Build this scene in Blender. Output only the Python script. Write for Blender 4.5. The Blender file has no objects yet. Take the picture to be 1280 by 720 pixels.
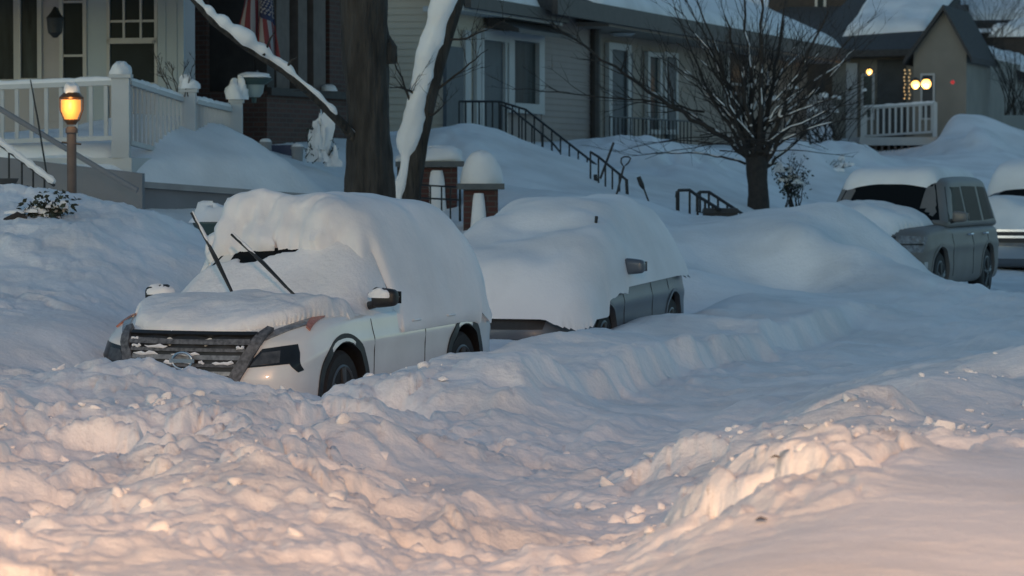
import bpy, bmesh, math, random
import numpy as np
from mathutils import Vector, Matrix
from mathutils.bvhtree import BVHTree
C = bpy.context.scene.collection
R = math.radians
SC = bpy.context.scene

# ---------------------------------------------------------------- camera, sky, lamps, exposure
F = 4200.0; HC = 2.1; HY = 209.0
cam = bpy.data.objects.new('camera', bpy.data.cameras.new('camera')); C.objects.link(cam)
cam.data.sensor_width = 36; cam.data.lens = 36*F/1280
cam.data.clip_start = 0.5; cam.data.clip_end = 3000
cam.location = (0, 0, HC); cam.rotation_euler = (R(90)-math.atan((360-HY)/F), 0, 0)
SC.camera = cam
cam.data.dof.use_dof = True; cam.data.dof.focus_distance = 27.5; cam.data.dof.aperture_fstop = 5.0
SC.view_settings.view_transform = 'Standard'; SC.view_settings.look = 'None'
SC.view_settings.gamma = 1; SC.view_settings.exposure = 0.0
SC.view_settings.use_curve_mapping = False
world = bpy.data.worlds.new('World'); SC.world = world; world.use_nodes = True
wn = world.node_tree; bgn = wn.nodes['Background']
sky = wn.nodes.new('ShaderNodeTexSky'); sky.sky_type = 'NISHITA'; sky.sun_disc = False
SUN_EL, SUN_ROT = R(14), R(215)
sky.sun_elevation = SUN_EL; sky.sun_rotation = SUN_ROT
sky.air_density = 1.0; sky.dust_density = 0.5; sky.ozone_density = 1.6
bgn.inputs['Strength'].default_value = 0.12
tint = wn.nodes.new('ShaderNodeVectorMath'); tint.operation = 'MULTIPLY'; tint.inputs[1].default_value = (.90, 1.03, 1.0)   # camera white balance
wn.links.new(sky.outputs['Color'], tint.inputs[0]); wn.links.new(tint.outputs[0], bgn.inputs['Color'])
sun = bpy.data.objects.new('sun', bpy.data.lights.new('sun', 'SUN')); C.objects.link(sun)
sun.data.energy = 0.03; sun.data.angle = R(15); sun.data.color = (1, .8, .65)
sv = Vector((math.sin(SUN_ROT)*math.cos(SUN_EL), math.cos(SUN_ROT)*math.cos(SUN_EL), math.sin(SUN_EL)))
sun.rotation_euler = (-sv).to_track_quat('-Z', 'Y').to_euler()
LAMP_POS = (1.2, -10.0, 9.0); LAMP_W = 42000.0
SC.cycles.max_bounces = 6

# ---------------------------------------------------------------- frames of reference
AL = R(16.2); SA, CA = math.sin(AL), math.cos(AL)
U = Vector((SA, CA, 0)); N = Vector((-CA, SA, 0))          # along the street, towards the houses
def dt(d, t, z=0): return Vector((-CA*d+SA*t, SA*d+CA*t, z))
def todt(p): return (-CA*p[0]+SA*p[1], SA*p[0]+CA*p[1])
def P(px, py, Z): return Vector(((px-640)/F*Z, Z, HC-(py-HY)/F*Z))
def tpx(px, d):
    k = (px-640)/F; Z = d/(SA-k*CA); return (k*SA+CA)*Z
def dpx(px, T):
    k = (px-640)/F; return T*(SA-k*CA)/(CA+k*SA)
def zat(py, d, t): return HC-(py-HY)/F*(SA*d+CA*t)

# ---------------------------------------------------------------- noise
def _hash(ix, iy, s):
    h = (ix.astype(np.int64)*374761393 + iy.astype(np.int64)*668265263 + s*974634777) & 0xffffffff
    h = ((h ^ (h >> 13))*1274126177) & 0xffffffff
    h = (h ^ (h >> 16)) & 0xffffffff
    return h.astype(np.float64)/4294967295.0
def vnoise(x, y, s=0):
    x = np.asarray(x, float); y = np.asarray(y, float)
    ix = np.floor(x); iy = np.floor(y); fx = x-ix; fy = y-iy
    fx = fx*fx*fx*(fx*(fx*6-15)+10); fy = fy*fy*fy*(fy*(fy*6-15)+10)
    ix = ix.astype(np.int64); iy = iy.astype(np.int64)
    a = _hash(ix, iy, s); b = _hash(ix+1, iy, s); c = _hash(ix, iy+1, s); e = _hash(ix+1, iy+1, s)
    return (a*(1-fx)+b*fx)*(1-fy)+(c*(1-fx)+e*fx)*fy
def fbm(x, y, s=0, o=4, g=.5):
    v = 0; a = 1; n = 0
    for k in range(o):
        v = v+a*(vnoise(x*2**k+17.3*k, y*2**k-9.1*k, s+k)-.5)*2; n += a; a *= g
    return v/n
def lumps(x, y, s=0, fill=.75):                              # rounded clods: unit radius cells, height up to ~.5
    x = np.asarray(x, float); y = np.asarray(y, float)
    ix = np.floor(x).astype(np.int64); iy = np.floor(y).astype(np.int64); out = np.zeros_like(x)
    for i in (-1, 0, 1):
        for j in (-1, 0, 1):
            cx, cy = ix+i, iy+j
            px = cx+_hash(cx, cy, s); py = cy+_hash(cx, cy, s+1)
            r = .35+.6*_hash(cx, cy, s+2); on = _hash(cx, cy, s+3) < fill
            q = 1-((x-px)**2+(y-py)**2)/(r*r)
            out = np.maximum(out, np.where(on & (q > 0), np.maximum(q, 0)**.75*r*.5, 0))
    return out
def billow(x, y, s=0, o=3, g=.5):                           # puffy: rounded tops, creased valleys
    v = 0; a = 1; n = 0
    for k in range(o):
        v = v+a*np.abs(vnoise(x*2**k+11.7*k, y*2**k-5.3*k, s+k)-.5)*2; n += a; a *= g
    return v/n
def slabs(x, y, s=0):                                        # broken, tilted blocks with dark seams between them
    x = np.asarray(x, float); y = np.asarray(y, float)
    ix = np.floor(x).astype(np.int64); iy = np.floor(y).astype(np.int64)
    f1 = np.full_like(x, 9.); f2 = np.full_like(x, 9.); hh = np.zeros_like(x)
    for i in (-1, 0, 1):
        for j in (-1, 0, 1):
            cx, cy = ix+i, iy+j; dx = x-cx-_hash(cx, cy, s); dy = y-cy-_hash(cx, cy, s+1)
            d = np.abs(dx)*.55+np.abs(dy)*.55+.45*np.hypot(dx, dy)
            h = _hash(cx, cy, s+2)+(_hash(cx, cy, s+3)-.5)*1.3*dx+(_hash(cx, cy, s+4)-.5)*1.3*dy
            c = d < f1; f2 = np.where(c, f1, np.minimum(f2, d)); hh = np.where(c, h, hh); f1 = np.where(c, d, f1)
    g = np.clip((f2-f1)/.22, 0, 1)
    return hh*(.25+.75*g**.6)
def sstep(a, b, x): x = np.clip((np.asarray(x, float)-a)/(b-a), 0, 1); return x*x*(3-2*x)

# ---------------------------------------------------------------- materials
def mat(name, col, rough=.6, metal=0, var=0, vscale=5, bump=0, bscale=60, emit=None, estr=0, trans=0, alpha=1, coat=0, stretch=None, spec=None):
    m = bpy.data.materials.new(name); m.use_nodes = True
    nt = m.node_tree; b = nt.nodes['Principled BSDF']
    b.inputs['Base Color'].default_value = (*col, 1); b.inputs['Roughness'].default_value = rough
    b.inputs['Metallic'].default_value = metal; b.inputs['Coat Weight'].default_value = coat
    b.inputs['Transmission Weight'].default_value = trans
    if spec is not None: b.inputs['Specular IOR Level'].default_value = spec
    if emit: b.inputs['Emission Color'].default_value = (*emit, 1); b.inputs['Emission Strength'].default_value = estr
    if var or bump:
        tc = nt.nodes.new('ShaderNodeTexCoord'); src = tc.outputs['Object']
        if stretch:
            mp = nt.nodes.new('ShaderNodeMapping'); mp.inputs['Scale'].default_value = stretch
            nt.links.new(src, mp.inputs['Vector']); src = mp.outputs['Vector']
    if var:
        n = nt.nodes.new('ShaderNodeTexNoise'); n.inputs['Scale'].default_value = vscale; n.inputs['Detail'].default_value = 6
        nt.links.new(src, n.inputs['Vector'])
        cr = nt.nodes.new('ShaderNodeMapRange'); cr.inputs['From Min'].default_value = .25; cr.inputs['From Max'].default_value = .75
        cr.inputs['To Min'].default_value = 1-var; cr.inputs['To Max'].default_value = 1+var
        nt.links.new(n.outputs['Fac'], cr.inputs['Value'])
        mx = nt.nodes.new('ShaderNodeVectorMath'); mx.operation = 'SCALE'; mx.inputs[0].default_value = col
        nt.links.new(cr.outputs['Result'], mx.inputs['Scale']); nt.links.new(mx.outputs[0], b.inputs['Base Color'])
    if bump:
        n2 = nt.nodes.new('ShaderNodeTexNoise'); n2.inputs['Scale'].default_value = bscale; n2.inputs['Detail'].default_value = 5
        nt.links.new(src, n2.inputs['Vector'])
        bp = nt.nodes.new('ShaderNodeBump'); bp.inputs['Strength'].default_value = bump; bp.inputs['Distance'].default_value = .02
        nt.links.new(n2.outputs['Fac'], bp.inputs['Height']); nt.links.new(bp.outputs['Normal'], b.inputs['Normal'])
    return m
def brick_mat(name, c1, c2, mortar):
    m = bpy.data.materials.new(name); m.use_nodes = True; nt = m.node_tree; b = nt.nodes['Principled BSDF']
    tc = nt.nodes.new('ShaderNodeTexCoord'); sp = nt.nodes.new('ShaderNodeSeparateXYZ'); nt.links.new(tc.outputs['Object'], sp.inputs[0])
    ad = nt.nodes.new('ShaderNodeMath'); ad.operation = 'SUBTRACT'; nt.links.new(sp.outputs['Y'], ad.inputs[0]); nt.links.new(sp.outputs['X'], ad.inputs[1])
    cb = nt.nodes.new('ShaderNodeCombineXYZ'); nt.links.new(ad.outputs[0], cb.inputs['X']); nt.links.new(sp.outputs['Z'], cb.inputs['Y'])
    br = nt.nodes.new('ShaderNodeTexBrick'); br.inputs['Scale'].default_value = 1
    br.inputs['Brick Width'].default_value = .22; br.inputs['Row Height'].default_value = .075; br.inputs['Mortar Size'].default_value = .01
    br.inputs['Color1'].default_value = (*c1, 1); br.inputs['Color2'].default_value = (*c2, 1); br.inputs['Mortar'].default_value = (*mortar, 1)
    nt.links.new(cb.outputs[0], br.inputs['Vector']); nt.links.new(br.outputs['Color'], b.inputs['Base Color'])
    bp = nt.nodes.new('ShaderNodeBump'); bp.inputs['Strength'].default_value = .6; bp.inputs['Distance'].default_value = .01; bp.invert = True
    nt.links.new(br.outputs['Fac'], bp.inputs['Height']); nt.links.new(bp.outputs['Normal'], b.inputs['Normal'])
    b.inputs['Roughness'].default_value = .85
    return m
def snow_mat(name, fine=1.0):
    m = mat(name, (.83, .85, .87), .75, spec=.25)
    nt = m.node_tree; b = nt.nodes['Principled BSDF']
    b.inputs['Subsurface Weight'].default_value = 0
    tc = nt.nodes.new('ShaderNodeTexCoord')
    n1 = nt.nodes.new('ShaderNodeTexNoise'); n1.inputs['Scale'].default_value = 14; n1.inputs['Detail'].default_value = 8; n1.inputs['Roughness'].default_value = .62
    nt.links.new(tc.outputs['Object'], n1.inputs['Vector'])
    bp = nt.nodes.new('ShaderNodeBump'); bp.inputs['Strength'].default_value = .5*fine; bp.inputs['Distance'].default_value = .035
    nt.links.new(n1.outputs['Fac'], bp.inputs['Height']); nt.links.new(bp.outputs['Normal'], b.inputs['Normal'])
    n3 = nt.nodes.new('ShaderNodeTexNoise'); n3.inputs['Scale'].default_value = .9; n3.inputs['Detail'].default_value = 4
    nt.links.new(tc.outputs['Object'], n3.inputs['Vector'])
    cr = nt.nodes.new('ShaderNodeValToRGB')
    cr.color_ramp.elements[0].position = .3; cr.color_ramp.elements[0].color = (.70, .705, .71, 1)
    cr.color_ramp.elements[1].position = .6; cr.color_ramp.elements[1].color = (.86, .87, .88, 1)
    nt.links.new(n3.outputs['Fac'], cr.inputs['Fac']); nt.links.new(cr.outputs['Color'], b.inputs['Base Color'])
    return m
M = {}
M['snow'] = snow_mat('snow'); M['soft_snow'] = snow_mat('soft_snow', .45)
M['bark'] = mat('bark', (.036, .032, .028), .9, var=.75, vscale=11, bump=1, bscale=13, stretch=(1, 1, .18))
[n for n in M['bark'].node_tree.nodes if n.bl_idname == 'ShaderNodeBump'][0].inputs['Distance'].default_value = .07
M['dark_bark'] = mat('dark_bark', (.03, .026, .024), .85, var=.4, vscale=12, bump=.5, bscale=40)
M['iron'] = mat('iron', (.018, .02, .022), .5, var=.3, vscale=20)
M['white_paint'] = mat('white_paint', (.47, .49, .50), .5, var=.07, vscale=3)
M['trim'] = mat('trim', (.40, .42, .43), .5, var=.06, vscale=3)
M['grey_siding'] = mat('grey_siding', (.36, .36, .38), .6, var=.08, vscale=2)
M['pale_panel'] = mat('pale_panel', (.33, .41, .47), .55, var=.06, vscale=2)
M['beige_siding'] = mat('beige_siding', (.46, .41, .33), .6, var=.08, vscale=1.5)
M['taupe_siding'] = mat('taupe_siding', (.235, .2, .19), .6, var=.08, vscale=1.5)
M['tan_siding'] = mat('tan_siding', (.24, .21, .18), .6, var=.1, vscale=1.5)
M['far_siding'] = mat('far_siding', (.18, .175, .155), .6, var=.14, vscale=1.5)
M['brick'] = brick_mat('brick', (.1, .045, .034), (.065, .032, .026), (.085, .07, .062))
M['red_brick'] = brick_mat('red_brick', (.075, .026, .022), (.05, .022, .02), (.07, .058, .052))
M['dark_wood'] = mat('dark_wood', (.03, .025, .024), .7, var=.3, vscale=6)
M['brown_wood'] = mat('brown_wood', (.11, .085, .075), .7, var=.25, vscale=6)
M['shingle'] = mat('shingle', (.05, .05, .052), .9, var=.3, vscale=12)
M['gutter'] = mat('gutter', (.05, .046, .045), .6, var=.2, vscale=4)
M['concrete'] = mat('concrete', (.3, .3, .3), .85, var=.15, vscale=3, bump=.3)
M['grey_wall'] = mat('grey_wall', (.2, .205, .22), .8, var=.12, vscale=2, bump=.2)
M['dark_wall'] = mat('dark_wall', (.06, .065, .068), .8, var=.2, vscale=3)
M['stone_cap'] = mat('stone_cap', (.09, .1, .105), .8, var=.2, vscale=6)
M['pane'] = mat('pane', (.022, .033, .038), .3, var=.35, vscale=1.2, spec=.03)
M['curtain_pane'] = mat('curtain_pane', (.04, .05, .052), .3, spec=.03, var=.5, vscale=2.2, stretch=(3, 3, .5))
M['green_door'] = mat('green_door', (.05, .065, .06), .5, var=.15, vscale=3)
M['blue_shutter'] = mat('blue_shutter', (.06, .075, .09), .6, var=.15, vscale=5)
M['white_car'] = mat('white_car', (.70, .70, .68), .28, coat=.5, var=.09, vscale=3)
M['silver_car'] = mat('silver_car', (.10, .12, .145), .4, metal=.2, coat=.2, var=.06, vscale=3)
M['grey_suv'] = mat('grey_suv', (.175, .165, .155), .5, metal=.15, coat=0, var=.12, vscale=3)
M['dark_car'] = mat('dark_car', (.05, .055, .065), .3, coat=.5)
M['black_plastic'] = mat('black_plastic', (.016, .016, .017), .5, var=.3, vscale=30)
M['gloss_black'] = mat('gloss_black', (.012, .013, .014), .18)
M['tyre'] = mat('tyre', (.014, .014, .015), .8, var=.3, vscale=25)
M['alloy'] = mat('alloy', (.10, .105, .11), .4, metal=.6)
M['chrome'] = mat('chrome', (.55, .56, .57), .2, metal=1)
M['car_glass'] = mat('car_glass', (.01, .012, .014), .25, spec=.015)
M['dark_lens'] = mat('dark_lens', (.06, .062, .065), .12, var=.5, vscale=22)
M['lamp_glass'] = mat('lamp_glass', (.2, .21, .22), .12, var=.5, vscale=22)
M['amber'] = mat('amber', (.38, .16, .12), .2, var=.3, vscale=40)
M['frost_black'] = mat('frost_black', (.1, .105, .115), .6, var=.75, vscale=30)
M['lantern_glow'] = mat('lantern_glow', (.8, .4, .1), .4, emit=(1, .32, .05), estr=.95)
M['bulb'] = mat('bulb', (1, .8, .5), .4, emit=(1, .72, .28), estr=6)
M['warm_bulb'] = mat('warm_bulb', (1, .8, .5), .4, emit=(1, .5, .11), estr=4)
M['pale_bulb'] = mat('pale_bulb', (1, .9, .7), .4, emit=(1, .8, .5), estr=3)
M['dim_bulb'] = mat('dim_bulb', (1, .8, .5), .4, emit=(1, .6, .2), estr=.45)
M['red_bulb'] = mat('red_bulb', (.5, .05, .05), .4, emit=(1, .05, .05), estr=.28)
M['brass'] = mat('brass', (.2, .1, .05), .4, metal=.7)
M['flag_red'] = mat('flag_red', (.15, .028, .035), .8); M['flag_white'] = mat('flag_white', (.27, .26, .27), .8); M['flag_blue'] = mat('flag_blue', (.022, .03, .08), .8)
M['green_metal'] = mat('green_metal', (.05, .085, .08), .5); M['frosted'] = mat('frosted', (.3, .36, .35), .3)
M['leaf'] = mat('leaf', (.035, .045, .03), .8, var=.4, vscale=20)
M['blue_plastic'] = mat('blue_plastic', (.04, .05, .1), .5)
M['dry_leaf'] = mat('dry_leaf', (.09, .06, .035), .8)

# ---------------------------------------------------------------- builders
def top_of(o):
    while o.parent: o = o.parent
    return o
class MB:
    def __init__(s): s.v = []; s.f = []; s.mi = []
    def add(s, vs, fs, mi=0):
        k = len(s.v); s.v += [tuple(v) for v in vs]; s.f += [tuple(i+k for i in f) for f in fs]; s.mi += [mi]*len(fs)
        return s
    def hexa(s, c, mi=0):           # c: 8 corners, bottom ring 0-3 then top ring 4-7
        return s.add(c, [(3, 2, 1, 0), (4, 5, 6, 7), (0, 1, 5, 4), (1, 2, 6, 5), (2, 3, 7, 6), (3, 0, 4, 7)], mi)
    def box(s, x0, x1, y0, y1, z0, z1, mi=0):
        return s.hexa([(x0, y0, z0), (x1, y0, z0), (x1, y1, z0), (x0, y1, z0), (x0, y0, z1), (x1, y0, z1), (x1, y1, z1), (x0, y1, z1)], mi)
    def dbox(s, d0, d1, t0, t1, z0, z1, mi=0):   # a box in the street frame
        c = [(d0, t0), (d0, t1), (d1, t1), (d1, t0)]
        c = c[::-1]
        return s.hexa([dt(d, t, z0) for d, t in c]+[dt(d, t, z1) for d, t in c], mi)
    def tube(s, pts, rad, n=8, cap=True, flat=1.0):
        pts = [Vector(p) for p in pts]; k0 = len(s.v); m = len(pts)
        if not hasattr(rad, '__len__'): rad = [rad]*m
        pr = None
        for i, p in enumerate(pts):
            tg = (pts[min(i+1, m-1)]-pts[max(i-1, 0)]).normalized()
            if pr is None:
                a = Vector((0, 0, 1)) if abs(tg.z) < .9 else Vector((1, 0, 0)); pr = tg.cross(a).normalized()
            else:
                pr = (pr-tg*pr.dot(tg)).normalized()
            q = tg.cross(pr)
            for j in range(n):
                w = 2*math.pi*j/n; s.v.append(tuple(p+(pr*math.cos(w)+q*math.sin(w)*flat)*rad[i]))
        for i in range(m-1):
            for j in range(n):
                a = k0+i*n+j; b = k0+i*n+(j+1) % n
                s.f.append((a, b, b+n, a+n)); s.mi.append(0)
        if cap:
            s.f.append(tuple(k0+j for j in range(n))[::-1]); s.mi.append(0)
            s.f.append(tuple(k0+(m-1)*n+j for j in range(n))); s.mi.append(0)
        return s
    def lathe(s, c, prof, n=20, axis='z', ex=1.0):     # prof: list of (radius, height)
        k0 = len(s.v); c = Vector(c)
        for r, h in prof:
            for j in range(n):
                w = 2*math.pi*j/n
                v = Vector((r*math.cos(w), r*math.sin(w)*ex, h)) if axis == 'z' else Vector((r*math.cos(w), h, r*math.sin(w)))
                s.v.append(tuple(c+v))
        for i in range(len(prof)-1):
            for j in range(n):
                a = k0+i*n+j; b = k0+i*n+(j+1) % n; s.f.append((a, b, b+n, a+n)); s.mi.append(0)
        s.f.append(tuple(k0+j for j in range(n))[::-1]); s.mi.append(0)
        s.f.append(tuple(k0+(len(prof)-1)*n+j for j in range(n))); s.mi.append(0)
        return s
    def dome(s, c, rx, ry, rz, n=18, m=8, seed=0, rough=.06, rot=0):     # a rounded snow cap with a flat underside
        prof = []; k0 = len(s.v); rnd = random.Random(seed); c = Vector(c)
        for i in range(m+1):
            e = (i/m)*math.pi/2
            for j in range(n):
                w = 2*math.pi*j/n; q = 1+rough*float(fbm(np.array(c.x*3+2*math.cos(w)+i*.25), np.array(c.y*3+2*math.sin(w)+seed), seed, 2))*2
                x, y = rx*math.cos(e)**.7*math.cos(w)*q, ry*math.cos(e)**.7*math.sin(w)*q
                if i == m: x = y = 0
                s.v.append((c.x+x*math.cos(rot)-y*math.sin(rot), c.y+x*math.sin(rot)+y*math.cos(rot), c.z+rz*math.sin(e)*q))
        for i in range(m):
            for j in range(n):
                a = k0+i*n+j; b = k0+i*n+(j+1) % n; s.f.append((a, b, b+n, a+n)); s.mi.append(0)
        s.f.append(tuple(k0+j for j in range(n))[::-1]); s.mi.append(0)
        return s
    def build(s, name, m, parent=None, smooth=False, local=False, sharp=35):
        me = bpy.data.meshes.new(name)
        off = Vector((0, 0, 0))
        if parent is not None and not local: off = top_of(parent).location
        me.from_pydata([(v[0]-off[0], v[1]-off[1], v[2]-off[2]) for v in s.v], [], s.f)
        for mm in (m if isinstance(m, (list, tuple)) else [m]): me.materials.append(M[mm] if isinstance(mm, str) else mm)
        if any(s.mi): me.polygons.foreach_set('material_index', s.mi)
        if smooth:
            me.polygons.foreach_set('use_smooth', [True]*len(me.polygons))
            if sharp: me.set_sharp_from_angle(angle=R(sharp))
        me.update()
        o = bpy.data.objects.new(name, me); C.objects.link(o)
        if parent is not None: o.parent = parent
        return o
def tag(o, label, cat, group=None):
    o['label'] = label; o['category'] = cat
    if group: o['group'] = group
    return o
def thing(name, label, cat, loc=(0, 0, 0), group=None, rz=0):
    o = bpy.data.objects.new(name, None); C.objects.link(o); o.location = loc; o.rotation_euler = (0, 0, rz)
    o.empty_display_size = .2
    return tag(o, label, cat, group)
def grid_mesh(name, V, nx, ny, m, parent=None, smooth=True):
    i = np.arange(nx-1)[:, None]*ny+np.arange(ny-1)[None]
    Fc = np.stack([i, i+ny, i+ny+1, i+1], -1).reshape(-1, 4)
    me = bpy.data.meshes.new(name)
    me.vertices.add(len(V)); me.vertices.foreach_set('co', np.asarray(V, np.float32).ravel())
    me.loops.add(Fc.size); me.loops.foreach_set('vertex_index', Fc.ravel().astype(np.int32))
    me.polygons.add(len(Fc)); me.polygons.foreach_set('loop_start', np.arange(0, Fc.size, 4, dtype=np.int32))
    me.polygons.foreach_set('use_smooth', np.ones(len(Fc), bool))
    me.materials.append(M[m]); me.update(calc_edges=True); me.validate()
    o = bpy.data.objects.new(name, me); C.objects.link(o)
    if parent: o.parent = parent
    return o

# ---------------------------------------------------------------- snow-covered ground
CP = []
def A(px, py, z): Z = (HC-z)*F/(py-HY); CP.append(((px-640)/F*Z, Z, z))
def B(px, py, Z): p = P(px, py, Z); CP.append(tuple(p))
def D(d, t, z): p = dt(d, t, z); CP.append(tuple(p))
for q in ((1000,715,.84),(1270,715,.84),(1100,650,.86),(1270,640,.86),(1010,585,.86),(1270,585,.84),(1000,564,.85),(940,602,.8),(900,642,.76),(855,690,.7),(790,719,.5),
          (1150,562,.56),(1270,560,.55),(850,578,.2),(780,640,.22),(720,700,.26),(900,530,.18),(960,500,.18),(1030,470,.18),(1150,430,.18),(1270,400,.25),
          (1020,540,.42),(1060,505,.66),(1100,487,.72),(1170,465,.72),(1270,432,.78),(1150,530,.5),(1250,500,.56),(1270,470,.6),
          (20,715,.66),(200,715,.66),(400,715,.6),(560,715,.42),(100,640,.55),(300,625,.6),(420,640,.55),(530,655,.34),(640,690,.3),
          (100,575,.5),(250,575,.6),(350,573,.64),(410,592,.62),(440,618,.5),(350,556,.3),(470,600,.26),(540,632,.24),
          (100,540,.5),(50,500,.5),(200,510,.5),(300,530,.42),(450,530,.5),(550,560,.32),(600,600,.22),(640,620,.22),
          (110,478,.42),(150,462,.58),(195,452,.66),(235,468,.56),(330,498,.28),(420,496,.28),(500,474,.3),(560,468,.32),(620,464,.34),(0,470,.55),(60,460,.55),
          (620,430,.3),(700,412,.32),(800,405,.32),(850,394,.34),(660,550,.18),(740,500,.18),(820,455,.18),(900,425,.2),(640,480,.4),(700,445,.4),(780,415,.38),
          (900,380,.5),(1000,370,.4),(1100,372,.32),(1200,374,.22),(1270,372,.2)): A(*q)
for q in ((0,430,26.5),(60,425,27),(0,380,29),(100,400,28),(0,300,32),(100,320,31.5),(160,330,31.5),(0,240,34.5),(60,237,34.5),(110,246,34.5),(160,248,34.5),(200,272,34),(250,304,33.5),(290,332,33),
          (0,262,37.5),(60,255,38),(180,285,37.5),(220,300,37),(260,312,36.5),(300,305,40),(250,303,42),(350,305,43.5),
          (900,300,46),(960,268,49.5),(1005,260,47.9),(1050,256,47.9),(1095,280,47.6),(1130,305,47.3),(1168,342,47.6),(1000,290,45.4),(1080,310,45.2),(1135,338,45.2),(1200,362,50.5),(1230,369,52.5),(1270,345,58),(950,340,45),(870,335,42),(860,292,46),
          (700,252,48),(760,250,50),(800,258,50),(840,282,49),(920,282,53),(945,272,57),(590,290,45.5),(555,300,45),
          (545,171,58),(600,167,57.5),(640,184,57),(700,201,56.5),(735,216,56),(560,164,61),(640,182,61),(740,222,62),(650,238,51),(610,232,49.5),(560,225,51),
          (760,192,66),(830,181,69),(900,187,71),(930,198,73),(850,232,60),(900,252,57),
          (980,202,75),(1000,180,82),(1060,194,84),(1000,242,66),(1185,156,91),(1215,146,92),(1280,195,88),(1240,205,80),(1100,202,86),(1080,202,92),(1140,200,92),(1165,192,91),
          (160,188,46),(210,181,46.6),(300,199,47.5),(400,213,49),(440,221,50),(200,295,41),(300,300,42),(430,305,45),(500,275,48),(40,215,45),(-200,180,45),(-300,260,36),(-300,420,26)): B(*q)
for q in ((9.5,27,.34),(10.5,29,.36),(11.4,30,.5),(9.5,32,.4),(10,34.5,.4),(9.5,36,.4),(11.8,33,.8),(12,37,1.0),(10.5,39.5,.7),(10.5,44,1.0),
          (24,45,2.3),(24,60,2.4),(25,80,2.6),(26,105,3.0),(22,120,3.4),(30,140,7.2),(12,140,6),(40,120,6),(2,60,.4),(-6,60,.9),(-12,40,.9),(-10,20,.8),(-6,10,.8),(4,8,.4),(8,8,.5),(14,10,.7),(22,20,1.2),(5,48,.2),(5,70,.3),(5,95,1.0),(-15,90,2),
          (16,28,1.0),(22,35,2.0),(3.2,40,.75),(2.6,52,.6),(-20,140,5)): D(*q)
CP = np.array(CP)
def rbf_space(x, y): d = -CA*x+SA*y; t = SA*x+CA*y; return d, t*.62
_cd, _ct = rbf_space(CP[:, 0], CP[:, 1])
def _phi(r2): return np.sqrt(r2+.09)
_K = _phi((_cd[:, None]-_cd)**2+(_ct[:, None]-_ct)**2)+0
_w = np.linalg.solve(_K-np.eye(len(_K))*.02, CP[:, 2])
def base_h(x, y):
    d, t = rbf_space(x, y); sh = d.shape; d = d.ravel(); t = t.ravel(); out = np.empty_like(d)
    for i in range(0, len(d), 40000):
        s = slice(i, i+40000)
        out[s] = _phi((d[s, None]-_cd)**2+(t[s, None]-_ct)**2)@_w
    return out.reshape(sh)
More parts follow.
